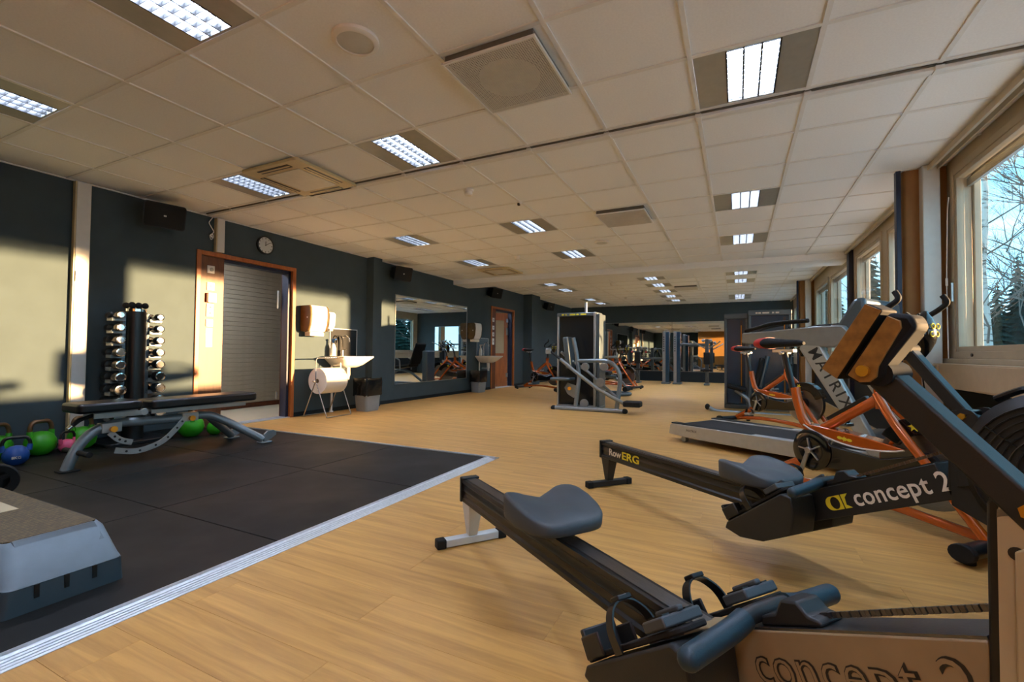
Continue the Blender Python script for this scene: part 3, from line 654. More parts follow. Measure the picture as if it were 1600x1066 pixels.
def splash(y, lab):
    t = thing('splash_panel', lab, 'panel', (XL+.001, y, .846)); MB().bb((0, -.27, 0), (.006, .27, .41)).build('panel', 'shroud_dark' if y < 6 else 'slate_paint', t)
    MB().bb((0, -.28, .41), (.01, .28, .42)).bb((0, -.28, 0), (.01, -.27, .41)).bb((0, .27, 0), (.01, .28, .41)).build('edge_trim', 'white_metal', t)
splash(5.345, 'dark splash panel with white edge behind nearer wash basin'); splash(9.75, 'blue-grey splash panel behind the far wash basin')
def spray(x, y, lab, cm):
    t = thing('spray_bottle', lab, 'bottle', (x, y, .842), 0, 'spray bottles')
    MB().lathe([(.001, 0), (.04, 0), (.043, .01), (.043, .12), (.03, .16), (.016, .19), (.014, .2)], None, 18).build('bottle_body', 'white_plastic', t)
    MB().lathe([(.018, .2), (.018, .225), (.012, .23)], None, 14).prof([(-.03, .23), (-.025, .262), (.055, .262), (.06, .245), (.01, .23)], -.012, .012).build('spray_head', cm, t, .003)
    MB().prof([(.03, .235), (.04, .235), (.03, .19), (.022, .19)], -.006, .006).build('trigger', 'black_satin', t)
spray(XL+.09, 5.06, 'white spray bottle with a blue head on nearer basin', 'bottle_blue'); spray(XL+.09, 9.50, 'white spray bottle on the far basin', 'white_plastic')
t = thing('wall_tap_hose', 'black hose loop hanging by the nearer basin tap', 'hose', (XL+.03, 5.15, .85)); MB().tube([(0, -.02, .0), (.02, -.02, .2), (.03, .02, .31), (.04, .09, .30), (.04, .12, .2), (.03, .12, .02)], .008, 8, .05).build('hose', 'black_rubber', t)
t = thing('paper_roll_stand', 'chrome wire floor stand holding a big paper roll', 'stand', (-5.24, 4.78, 0))
for s in (-1, 1):
    MB().tube([(-.22, s*.22, .008), (-.22, s*.22, .02), (0, s*.22, .50), (.22, s*.22, .02), (.22, s*.22, .008)], .008, 8, .03).build('side_frame', 'steel_wire', t)
MB().tube([(-.22, -.22, .010), (-.22, .22, .010)], .008, 8).build('rear_foot_bar', 'steel_wire', t); MB().tube([(.22, -.22, .010), (.22, .22, .010)], .008, 8).build('front_foot_bar', 'steel_wire', t)
MB().tube([(0, -.22, .50), (0, -.22, .82), (0, .22, .82), (0, .22, .50)], .008, 8, .05).build('carry_handle', 'steel_wire', t); MB().cyl((0, -.25, .50), (0, .25, .50), .009).ball((0, -.25, .5), .02).ball((0, .25, .5), .02).build('axle', 'steel_wire', t)
t = thing('paper_roll', 'huge white paper roll hung on the chrome stand', 'paper roll', (-5.24, 4.78, .50)); Mr = frame((0, 0, 0), (1, 0, 0), (0, 1, 0))
MB().lathe([(.03, -.19), (.178, -.19), (.18, -.187), (.18, .187), (.178, .19), (.03, .19)], Mr, 40).build('paper', 'paper', t); MB().lathe([(.029, -.193), (.029, -.186), (.012, -.186)], Mr, 20).build('core', 'dusty_brown', t)
def bin_(x, y, lab, big):
    t = thing('waste_bin', lab, 'bin', (x, y, .0), 0, 'grey waste bins')
    def rr(hx, hy, z, r=.04): return [(p[0], p[1], z) for p in rrect(-hx, -hy, hx, hy, r)]
    MB().rings([rr(.11, .14, .001), rr(.115, .145, .02), rr(.135, .17, .36), rr(.14, .175, .48)]).build('tub', 'bin_grey', t)
    rs = []
    for k, z in enumerate((.24, .27, .36, .45, .50, .49, .40)):
        d = .012 if k < 5 else -.012
        rs.append([(p[0]*(1+.04*math.sin(j*2.1+k*1.3))+0, p[1]*(1+.04*math.cos(j*1.7+k)), z+.012*math.sin(j*1.9)) for j, p in enumerate([(q[0], q[1]) for q in rrect(-.135-d, -.17-d, .135+d, .17+d, .05)])])
    MB().rings(rs if big else rs[1:], caps=False).build('bin_bag', 'bin_bag', t, ang=80)
bin_(-5.16, 5.48, 'grey waste bin with black bag under the nearer basin', True); bin_(-5.37, 9.26, 'grey waste bin with black bag below the mirror end', True)
# ================================================================ DUMBBELLS, KETTLEBELLS
RKX, RKY = -5.32, 2.45
t = thing('dumbbell_rack', 'black upright dumbbell tower between trunking and doorway', 'rack', (RKX, RKY, MT))
MB().lathe([(.085, .03), (.085, 1.27)], None, 28).build('post', 'black_satin', t); MB().lathe([(.09, 1.27), (.09, 1.295), (.06, 1.30)], None, 28).build('top_cap', 'chrome', t)
MB().prism(rrect(-.2, -.28, .2, .28, .04), 0, .03).build('base', 'black_satin', t, .004)
DZ = [1.225-.118*k for k in range(9)]
for s in (-1, 1):
    MB().bb((-.02, s*.083, .2), (.02, s*.115, 1.26)).build('side_bracket', 'slate_paint', t, .003)
    for z in DZ: MB().prof([(-.05, z-.055), (.05, z-.055), (.05, z-.02), (.03, z-.032), (-.03, z-.032), (-.05, z-.02)], s*.10 if s > 0 else -.21, .21 if s > 0 else s*.10).build('cradle', 'grey_paint', t, .002)
for k, z in enumerate(DZ):
    r = .034+.0026*k
    for s in (-1, 1):
        q = thing('dumbbell', '%s dumbbell from the top in the %s column of the tower rack' % (ORD[k] if k < 6 else ('seventh', 'eighth', 'ninth')[k-6], 'left' if s < 0 else 'right'), 'dumbbell', (RKX, RKY+s*.165, MT+z), 0, 'chrome-faced dumbbells')
        Md = frame((0, 0, 0), (0, 1, 0), (1, 0, 0)); L_ = .05+.004*k
        for e_ in (-1, 1):
            h = MB().lathe([(r*.7, .055), (r, .062), (r, .06+L_), (r*.93, .064+L_)], Md if e_ > 0 else frame((0, 0, 0), (0, -1, 0), (-1, 0, 0)), 22).build('head', 'black_satin', q)
            MB().lathe([(r*.95, .063+L_), (r*.93, .069+L_), (r*.72, .070+L_), (r*.70, .066+L_), (.001, .066+L_)], Md if e_ > 0 else frame((0, 0, 0), (0, -1, 0), (-1, 0, 0)), 22).build('end_cap', 'chrome', h)
        MB().cyl((-.057, 0, 0), (.057, 0, 0), .0155).build('handle', 'chrome', q)
for k, dy in enumerate((-.055, 0, .055)):
    q = thing('hand_weight', '%s of three small black hand weights on top of the tower' % ('left', 'middle', 'right')[k], 'dumbbell', (RKX, RKY+dy, MT+1.30+.03), 0, 'small hand weights on the tower')
    for e_ in (-1, 1): MB().ball((e_*.055, 0, 0), (.024, .03, .03)).build('head', 'black_rubber', q)
    MB().cyl((-.05, 0, 0), (.05, 0, 0), .012).build('handle', 'black_rubber', q)
def kettlebell(x, y, r, hm, bm_, lab, rz=0, hh=1.0, wide=.75):
    t = thing('kettlebell', lab, 'kettlebell', (x, y, MT+.001), rz, 'kettlebells along the left wall')
    pr = [(r*.45, 0), (r*.62, .012*r/.1), (r*.9, r*.42), (r, r*.85), (r*.96, r*1.2), (r*.75, r*1.6), (r*.45, r*1.82), (.001, r*1.9)]
    MB().lathe(pr, None, 28).build('ball', bm_, t, ang=60)
    h = r*1.5*hh; w_ = r*wide; z0 = r*1.55
    MB().tube([(0, -w_*.95, z0), (0, -w_*1.05, z0+h*.5), (0, -w_*.8, z0+h), (0, w_*.8, z0+h), (0, w_*1.05, z0+h*.5), (0, w_*.95, z0)], r*.16, 12, r*.5).build('handle', hm, t, ang=60)
    for s in (-1, 1): MB().cyl((0, s*w_*.93, z0-.2*r), (0, s*w_*1.03, z0+h*.35), r*.25, r*.19).build('horn', bm_, t)
    return t
kettlebell(-5.32, 1.79, .105, 'bronze_handle', 'kettle_green', 'large green kettlebell standing left of the white trunking', .3, .75)
kettlebell(-5.41, 1.555, .10, 'bronze_handle', 'kettle_green', 'green kettlebell half hidden behind the blue one', .2, .8)
t = kettlebell(-5.02, 1.55, .078, 'black_satin', 'kettle_blue', 'small blue kettlebell at the left edge, in front of a green one', -.25, .75, .95)
text('weight_mark', '8KG', .028, 'white_print', t, frame((.079, 0, .055), (0, 1, 0), (1, 0, 0)), align='CENTER', off=.0005)
kettlebell(-5.25, 1.94, .06, 'black_satin', 'kettle_pink', 'small pink kettlebell with a black handle behind the bench leg', .35, .9, .95)
kettlebell(-5.33, 2.07, .105, 'bronze_handle', 'kettle_green', 'green kettlebell behind the bench seat, by the trunking foot', .3, .75)
kettlebell(-5.12, 2.88, .118, 'bronze_handle', 'kettle_green', 'big green kettlebell right of the dumbbell tower', 1.2, .6)
kettlebell(-5.03, 3.07, .075, 'kettle_green', 'kettle_green', 'smallest green kettlebell nearest the doorway, right of the tower', 1.0, .45, .6)
# ================================================================ BENCH
BX = -4.42
t = thing('weight_bench', 'adjustable weight bench with black pads and silver-blue frame', 'bench', (BX, 0, MT))
tz = lambda pts: [(p[0], p[1], max(p[2]-MT, 0)) for p in pts]
MB().tube(tz([(0, 1.63, .02), (0, 1.655, .10), (0, 1.70, .20), (0, 1.78, .29), (0, 1.92, .335), (0, 2.10, .325), (0, 2.35, .315)]), .036, 16, .08).build('rear_leg', 'grey_paint', t)
MB().prism(rrect(-.06, 1.58, .06, 1.70, .02), 0, .012).build('rear_foot', 'black_rubber', t, .003)
MB().tube(tz([(0, 2.30, .316), (0, 2.50, .322), (0, 2.64, .318), (.07, 2.78, .235), (.24, 3.02, .045)]), .036, 16, .10).build('front_leg', 'grey_paint', t)
MB().tube(tz([(0, 2.64, .300), (-.08, 2.78, .20), (-.25, 3.02, .045)]), .034, 16, .08).build('front_leg', 'grey_paint', t)
for x in (.25, -.26):
    MB().prism(rrect(x-.05, 2.97, x+.05, 3.09, .02), 0, .012).prism([(3.02, .005), (3.02, .08), (3.06, .11), (3.12, .11), (3.15, .09), (3.15, .06), (3.1, .03)], x-.012, x+.012, frame((0, 0, 0), (0, 1, 0), (1, 0, 0))).build('front_foot', 'grey_paint', t, .003)
def pad(y0, y1, z0, z1, hx, nm):
    MB().prism(rrect(-hx, y0, hx, y1, .045), z0-MT, z1-MT).build(nm, 'black_satin', t, .018)
pad(1.635, 2.05, .440, .512, .15, 'seat_pad'); pad(2.11, 3.035, .425, .502, .14, 'back_pad')
for x in (-.08, .08):
    MB().bar((x, 1.75, .41-MT), (x, 2.07, .405-MT), .012, .04).cyl((x-.008, 2.08, .41-MT), (x+.008, 2.08, .41-MT), .028).build('seat_frame', 'silver_paint', t, .002)
    MB().bar((x, 2.13, .405-MT), (x, 2.94, .395-MT), .012, .034).build('back_frame', 'silver_paint', t, .002)
MB().tube(tz([(.0, 1.78, .41), (0, 1.70, .385), (0, 1.645, .335)]), .015, 10, .02).build('seat_grip', 'black_rubber', t); MB().cyl((0, 1.655, .345-MT), (0, 1.632, .324-MT), .0155).build('grip_end', 'chrome', t)
MB().cyl((-.19, 1.69, .145-MT), (.19, 1.69, .145-MT), .02).build('foot_peg', 'black_rubber', t)
def band(pts, w_):
    pts = [V((p[0], p[1], 0)) for p in pts]; a = []; bq = []
    for i, p in enumerate(pts):
        tt = (pts[min(i+1, len(pts)-1)]-pts[max(i-1, 0)]).normalized(); nn = V((-tt.y, tt.x, 0))*w_/2
        a.append(p+nn); bq.append(p-nn)
    return [(p.x, p.y) for p in a+bq[::-1]]
MY = frame((0, 0, 0), (0, 1, 0), (1, 0, 0))
def sector(pts, nm, nh):
    pp = [V((p[0], p[1]-MT, 0)) for p in pts]; pp = fillet(pp, .12, 6)
    o = MB().prism(band([(p.x, p.y) for p in pp], .045), .038, .046, MY).build(nm, 'silver_paint', t, .002)
    bh = MB()
    for k in range(nh):
        p = pp[int((k+.5)*len(pp)/nh)]; bh.cyl((.0455, p.x, p.y), (.047, p.x, p.y), .009)
    bh.build('adjust_holes', 'black_print', o)
sector([(1.87, .27), (1.93, .20), (2.02, .168)], 'seat_sector', 3); sector([(1.905, .125), (2.05, .085), (2.24, .13), (2.36, .25), (2.42, .33)], 'back_sector', 6)
for y, z in ((1.885, .305), (2.46, .32)):
    MB().box((0, y, z-MT), (.084, .13, .075)).build('bracket', 'silver_paint', t, .004); MB().cyl((.042, y+.0, z-.01-MT), (.075, y, z-.01-MT), .02, .024).build('pull_knob', 'yellow_knob', t)
# ================================================================ STEP PLATFORM, PLATE
t = thing('step_platform', 'grey aerobic step with brown ribbed top at bottom left', 'step', (-2.78, .82, MT))
def rr3(x0, x1, y0, y1, z, r=.05): return [(p[0]+2.78, p[1]-.82, z) for p in rrect(x0, y0, x1, y1, r)]
MB().rings([rr3(-3.42, -2.175, .655, .985, .088, .03), rr3(-3.42, -2.18, .66, .985, .098), rr3(-3.36, -2.30, .675, .985, .185), rr3(-3.34, -2.34, .69, .978, .2)]).build('deck', 'step_grey', t)
MB().rings([rr3(-3.32, -2.352, .70, .972, .199, .02), rr3(-3.32, -2.352, .70, .972, .204, .02)]).build('ribbed_mat', 'step_mat', t)
MB().rings([[(-2.352+2.78, q-.82, .203) for q in (.72, .955)]+[(-2.355+2.78, q-.82, .198) for q in (.955, .72)], [(-2.335+2.78, q-.82, .2035) for q in (.72, .955)]+[(-2.34+2.78, q-.82, .196) for q in (.955, .72)], [(-2.255+2.78, q-.82, .152) for q in (.72, .955)]+[(-2.262+2.78, q-.82, .15) for q in (.955, .72)]]).build('end_label', 'slate_paint', t)
MB().bb((-3.05+2.78, .80-.82, .204), (-2.80+2.78, .88-.82, .2055)).build('mat_label', 'wall_cream', t)
for x0, x1, nm in ((-2.52, -2.172, 'riser'), (-3.43, -3.08, 'riser')):
    MB().rings([rr3(x0, x1+.0, .645, .99, .0, .02), rr3(x0, x1-.006, .655, .985, .086, .02)]).build(nm, 'step_blue', t)
b = MB()
for y in (.735, .815, .895): b.box((-2.1745+2.78, y-.82, .064), (.008, .013, .045))
b.build('riser_slots', 'black_print', t)
t = thing('weight_plate', 'dark grey weight plate with hand holes leaning behind the step', 'weight plate', (-3.95, 1.13, MT+.109), 0)
Mp = MX.Rotation(R(-10), 4, 'Z') @ MX.Rotation(R(12), 4, 'Y') @ MX.Scale(.645, 4) @ frame((0, 0, 0), (0, 1, 0), (1, 0, 0))
MB().lathe([(.105, -.02), (.16, -.025), (.168, -.015), (.168, .015), (.16, .025), (.105, .02), (.105, -.02)], Mp, 36).build('rim', 'black_rubber', t)
MB().lathe([(.025, -.022), (.055, -.024), (.055, .024), (.025, .022), (.025, -.022)], Mp, 24).build('hub', 'black_rubber', t)
for k in range(3): MB().box((.08, 0, 0), (.06, .05, .03), Mp @ MX.Rotation(k*2*PI/3+.5, 4, 'Z')).build('spoke', 'black_rubber', t, .005)
# ================================================================ ROWING MACHINES
def side_frame(x, z, ang, y=-.046):
    """text plane on the camera side (-y) of a beam, reading along +x"""
    c, s = math.cos(ang), math.sin(ang)
    m = MX(((c, 0, s), (-s, 0, c), (0, -1, 0))).transposed().to_4x4(); m.translation = V((x, y, z)); return m
def rower(p0, d, lab, seat_t, old):
    rz = math.atan2(d[1], d[0]); t = thing('rowing_machine', lab, 'rowing machine', (p0[0], p0[1], 0), rz)
    railm = 'black_satin'; legm = 'light_leg' if old else 'black_plastic'; frm = 'beige_frame' if old else 'black_plastic'; plm = 'beige_plate' if old else 'black_plastic'
    a0, a1 = V((-.04, 0, .298)), V((1.42, 0, .326)); dr = (a1-a0).normalized(); up_ = V((-dr.z, 0, dr.x))
    sec = [(.0375, 0), (.0375, -.018), (.03, -.026), (.03, -.05), (.034, -.055), (.03, -.06), (.03, -.082), (.0375, -.09), (.0375, -.107)]
    sec = sec+[(-u, v) for u, v in sec[::-1]]
    MB().rings([[p+V((0, u, 0))+up_*v for u, v in sec] for p in (a0, a1)]).build('monorail', railm, t, .001)
    MB().bar(a0+up_*.0015, a1+up_*.0015, .046, .003).build('steel_track', 'steel_dark', t)
    MB().box((-.046, 0, .247), (.016, .088, .118)).box((-.032, 0, .303), (.04, .084, .010)).build('end_cap', 'black_plastic', t, .003)
    b = MB(); b.rings([[(-.045, -.036, .20), (.055, -.036, .20), (.055, .036, .20), (-.045, .036, .20)], [(-.018, -.022, .04), (.022, -.022, .04), (.022, .022, .04), (-.018, .022, .04)]])
    b.build('rear_leg', legm, t, .004)
    MB().box((0, 0, .022), (.044, .27, .036)).build('rear_foot_bar', legm, t, .004)
    for s in (-1, 1): MB().box((0, s*.155, .022), (.05, .045, .042)).build('foot_cap', 'black_rubber', t, .006)
    # seat
    zs = .388 if not old else .385
    ol = []
    for i in range(40):
        a = 2*PI*i/40; c, s = math.cos(a), math.sin(a); n_ = 4.0
        x = .145*abs(c)**(2/n_)*(1 if c > 0 else -1); y = .15*abs(s)**(2/n_)*(1 if s > 0 else -1)
        if x < 0: x += .045*math.exp(-(y/.07)**2)*(-x/.145)
        y *= 1-.10*max(0, x/.145)
        ol.append((x, y))
    def zt(x, y): return .012+.022*(.5-.5*math.tanh((x+.0)/.06))*(1-math.exp(-(y/.07)**2))+.012*(abs(y)/.15)**2-.02*max(0, x/.145)**2+.012*math.exp(-((x-.09)/.05)**2-(y/.05)**2)
    def rg(sc, dz=0, top=True): return [(seat_t+x*sc, y*sc, zs+(zt(x*sc, y*sc) if top else 0)+dz) for x, y in ol]
    MB().rings([rg(.84, -.046, False), rg(.97, -.040, False), rg(.99, -.03, False), rg(1, -.012), rg(.97, -.003), rg(.9), rg(.75), rg(.55), rg(.35), rg(.15)]).build('seat', 'seat_grey', t, ang=70)
    zr = .298+.0192*seat_t+.003
    MB().box((seat_t, 0, zr+.026), (.17, .07, .022)).build('seat_carriage', 'white_metal', t, .003)
    for q in (-.065, .065): MB().cyl((seat_t+q, -.05, zr+.013), (seat_t+q, .05, zr+.013), .0125).build('seat_roller', 'chrome', t)
    # main frame, rising to the flywheel
    fx = -.035 if old else 0
    fa, fb = V((1.34, 0, .315)), V((1.87+fx, 0, .575+fx*.49)); df = (fb-fa).normalized(); uf = V((-df.z, 0, df.x)); ang = math.atan2(df.z, df.x)
    pf = [fa+uf*0, fb+uf*0, fb-uf*.112, fa-uf*.112]
    MB().prof([(p.x, p.z) for p in pf], -.045, .045).build('main_frame', frm, t, .003)
    MB().bar(fa+uf*.002+df*.14, fb+uf*.002, .084, .004).build('top_plate', 'steel_dark' if old else 'black_satin', t)
    ts = 1.49 if old else 1.60; o_ = fa+df*((ts-fa.x)/df.x)-uf*.084
    if old:
        for m_, of, dy in (('black_print', .0016, -.0462), ('beige_frame', -.0012, -.0470)):
            text('lettering', 'concept 2', .09, m_, t, side_frame(o_.x, o_.z, ang, dy), .0003, of, 1.05, fit=(.345+of*3, None))
    else:
        text('lettering', 'concept 2', .084, 'white_print', t, side_frame(o_.x, o_.z, ang, -.0465), .0004, .0012, 1.04, fit=(.315, None))
        Mq = side_frame(o_.x-.098, o_.z-.05, ang, -.0462) @ MX.Scale(1.05, 4)
        e_ = MB().prism([(.092, 0), (.022, 0)]+[(.024+.024*math.cos(R(a)), .024+.024*math.sin(R(a))) for a in range(270, 89, -20)]+[(.092, .048), (.078, .036), (.074, .012)], 0, .0006, Mq).build('emblem', 'yellow_print', t, smooth=False)
        MB().prism(ell(.036, .024, .017, .021), .0006, .0009, Mq).prism([(.062, 0), (.066, 0), (.066, .048), (.062, .048)], .0006, .0009, Mq).build('emblem_cut', 'black_print', e_, smooth=False)
        ra = math.atan2(dr.z, dr.x)
        text('rail_lettering', 'Row', .062, 'white_print', t, side_frame(.056, .228, ra, -.0385), .0003, .0014, fit=(.135, None))
        text('rail_lettering', 'ERG', .066, 'yellow_print', t, side_frame(.20, .230, ra, -.0385), .0003, .0018, fit=(.175, None))
    # footrests
    for s in (-1, 1):
        y0, y1 = (s*.056, s*.185); y0, y1 = min(y0, y1), max(y0, y1); yc = s*.12
        MB().prof([(1.17, .145), (1.18, .175), (1.44, .372), (1.482, .368), (1.495, .30), (1.485, .225), (1.36, .155), (1.25, .133)], y0, y1).build('footboard', 'black_plastic', t, .006)
        M_ = frame((1.19, yc, .185), (.795, 0, .607), (-.607, 0, .795))
        MB().prism(rrect(0, -.045, .33, .045, .03), .004, .016, M_).build('foot_plate', 'black_rubber', t, .003)
        b = MB().box((-.012, 0, .035), (.016, .10, .07), M_).box((.02, -.05, .03), (.08, .008, .05), M_).box((.02, .05, .03), (.08, .008, .05), M_); b.build('heel_cup', 'black_plastic', t, .004)
        b = MB().box((.27, 0, .03), (.07, .105, .022), M_).box((.27, 0, .046), (.075, .018, .012), M_); b.build('toe_bracket', 'seat_grey', t, .004)
        MB().box((.27, .032, .0425), (.05, .018, .003), M_).box((.27, -.032, .0425), (.05, .018, .003), M_).build('slot', 'black_print', t)
        W_ = lambda x, y, z: M_ @ V((x, y, z))
        MB().strap([W_(.13, -.058, .0), W_(.13, -.062, .05), W_(.125, -.035, .095), W_(.12, .02, .10), W_(.125, .058, .06), W_(.13, .06, .0)], (M_.to_3x3() @ V((1, 0, 0)))*.014, .004, .025).build('strap', 'black_satin', t)
        MB().box((.125, 0, .102), (.034, .04, .012), M_).build('buckle', 'black_plastic', t, .003)
        MB().prof([(1.40, .22), (1.47, .30), (1.48, .26), (1.42, .21)], y0+.01*(s < 0), y1-.01*(s > 0)).build('footrest_support', 'black_satin', t, .003)
    # handle, catch, chain
    cx = 1.59; cz = .315+(cx-1.34)*.4906
    MB().prof([(cx-.07, cz-.03), (cx+.04, cz+.024), (cx+.036, cz+.032), (cx+.015, cz+.03), (cx-.005, cz+.045), (cx-.035, cz+.035), (cx-.045, cz+.005), (cx-.072, cz-.012)], -.032, .032).build('handle_catch', 'black_plastic', t, .005)
    hx, hz = 1.508, .414
    MB().tube([(hx, -.095, hz), (hx-.004, -.05, hz+.008), (hx-.004, .05, hz+.008), (hx, .095, hz)], .016, 12, .03).build('handle', 'black_plastic', t)
    for s in (-1, 1): MB().tube([(hx-.002, s*.06, hz+.006), (hx+.002, s*.10, hz-.002), (hx+(.012 if s < 0 else -.006), s*.215, hz-.012), (hx+(.0125 if s < 0 else -.006), s*.22, hz-.0125)], .0205, 16, .04, rads=None).ball((hx+(.0125 if s < 0 else -.006), s*.22, hz-.0125), .0204).build('grip', 'grip_blue', t)
    c0, c1 = V((hx+.02, 0, hz+.005)), V((1.88+fx, 0, .612+fx*.5)); b = MB(); n = 44
    for k in range(n):
        p = c0+(c1-c0)*(k/n); q = c0+(c1-c0)*((k+.8)/n); b.bar(p, q, .008 if k % 2 else .005, .009)
    b.build('chain', 'steel_dark' if old else 'bronze_handle', t, smooth=False)
    MB().tube([c0+V((-.02, 0, 0)), c0+V((.012, 0, .004))], .006, 8).build('chain_swivel', 'gold_bolt', t)
    # chain housing, brackets, flywheel, front leg
    px_ = fx*.7 if old else .045
    S_ = lambda pts: [(x+px_, z) for x, z in pts]
    MB().prof(S_([(1.862, .50), (1.862, .735), (1.875, .75), (1.905, .75), (1.905, .50)]), -.052, .052).build('chain_guard', 'black_satin', t, .004)
    for s in (-1, 1):
        pl = S_([(1.876, .36 if old else .46), (1.876, .73)]+[(1.909+.033*math.cos(R(a)), .725+.033*math.sin(R(a))) for a in range(180, -1, -20)]+[(1.96, .62), (2.08, .52), (2.10, .46), (2.02, .34 if old else .40)])
        pb = MB().prof(pl, s*.060-.004, s*.060+.004).build('side_plate', plm, t, .002)
        MB().cyl((1.905+px_, s*.064, .735), (1.905+px_, s*.070, .735), .010, None, 6).build('bolt', 'gold_bolt', pb); MB().cyl((1.893+px_, s*.0641, .682), (1.893+px_, s*.0655, .682), .008).build('bolt_hole', 'black_print', pb)
        MB().prof(S_([(1.892, .52), (1.892, .685), (1.91, .70), (1.95, .69), (1.98, .55)]), s*.067-.003, s*.067+.003).build('lower_bracket', plm, pb, .002)
    fc = V((2.165, 0, .605)); Mf = frame(fc, (1, 0, 0), (0, 1, 0))
    MB().lathe([(.001, -.085), (.10, -.095), (.19, -.09), (.222, -.06), (.226, 0), (.222, .06), (.19, .09), (.10, .095), (.001, .085)], Mf, 44).build('fan_housing', 'black_plastic', t, ang=30)
    b = MB()
    for s in (-1, 1):
        for k in range(8): b.torus(fc+V((0, s*(.099-.0008*k), 0)), (0, 1, 0), .07+.017*k, .0024, 36, 5)
        for k in range(10):
            a = k*PI/5; b.tube([fc+V((.05*math.cos(a), s*.098, .05*math.sin(a))), fc+V((.19*math.cos(a), s*.093, .19*math.sin(a)))], .003, 5)
    b.build('fan_grille', 'black_satin', t)['kind'] = 'stuff'
    MB().lathe([(.045, -.10), (.045, .10)], Mf, 24).build('hub_cover', 'black_satin', t)
    MB().tube([(2.00, 0, .79), (2.06, 0, .825), (2.14, 0, .845), (2.20, 0, .84)], .010, 8, .03).build('top_hose', 'black_gloss', t)
    for s in (-1, 1): MB().bar((2.06, s*.07, .45), (2.20, s*.12, .03), .05, .02, (1, 0, 0)).build('front_leg', plm if old else 'black_plastic', t, .004)
    MB().box((2.20, 0, .024), (.05, .5, .035)).build('front_foot_bar', plm if old else 'black_plastic', t, .004)
    for s in (-1, 1): MB().box((2.20, s*.262, .024), (.056, .045, .042)).cyl((2.23, s*.24, .03), (2.23, s*.285, .03), .029).build('foot_cap', 'black_rubber', t, .004)
    # monitor arm and monitor
    ya = -.045 if old else 0.0; sh = V((0, 0, 0)) if old else V((.045, 0, .03)); A, B = (V((1.905, ya, .705)), V((1.728, ya, .885))) if old else (V((1.947, ya, .714)), V((1.78, ya, .935)))
    MB().bar(A, B, .042, .036, (1, 0, 1)).cyl(A+V((0, -.024, 0)), A+V((0, .024, 0)), .024).build('monitor_arm', 'black_plastic', t, .004)
    MB().cyl(B+V((.005, -.028, .004)), B+V((.005, .028, .004)), .018).build('tilt_joint', 'monitor_black', t)
    q = lambda pts: [(x+sh.x, z+sh.z) for x, z in pts]
    yn, yf = ya-.037, ya+.008
    o1 = MB().prof(q([(1.660, .893), (1.722, .993), (1.743, .981), (1.683, .878)]), yn, yf).build('screen_housing', 'monitor_black', t, .003)
    MB().prof(q([(1.6605, .8945), (1.7215, .9915), (1.742, .980), (1.682, .8795)]), yn-.0015, yn).build('side_panel', 'dusty_warm_light', o1, .001)
    MB().prof(q([(1.659, .897), (1.720, .990), (1.7205, .9905), (1.6605, .8965)]), yn+.006, yf-.006).build('screen', 'panel_grey', o1)
    o2 = MB().prof(q([(1.688, .885), (1.748, .977), (1.775, .972), (1.782, .955), (1.745, .902), (1.742, .885), (1.728, .872), (1.712, .872)]), yn+.002, yf-.002).build('rear_housing', 'monitor_black', t, .006)
    MB().prof(q([(1.697, .886), (1.749, .972), (1.764, .964), (1.765, .954), (1.737, .90), (1.735, .885), (1.726, .877), (1.713, .876)]), yn-.001, yn+.003).build('side_panel', 'dusty_warm_light', o2, .001)
    MB().cyl((1.719+sh.x, yn-.001, .893+sh.z), (1.719+sh.x, yn-.007, .893+sh.z), .0085, None, 10).build('bolt', 'gold_bolt', o2)
    return t
rower((-1.153, 1.939), (.797, -.604), 'nearest rowing machine with beige frame, black rail and pale rear leg', .735, True)
rower((-.803, 3.1985), (.747, -.665), 'all-black rowing machine behind the beige one, yellow lettering on its rail', 1.20, False)
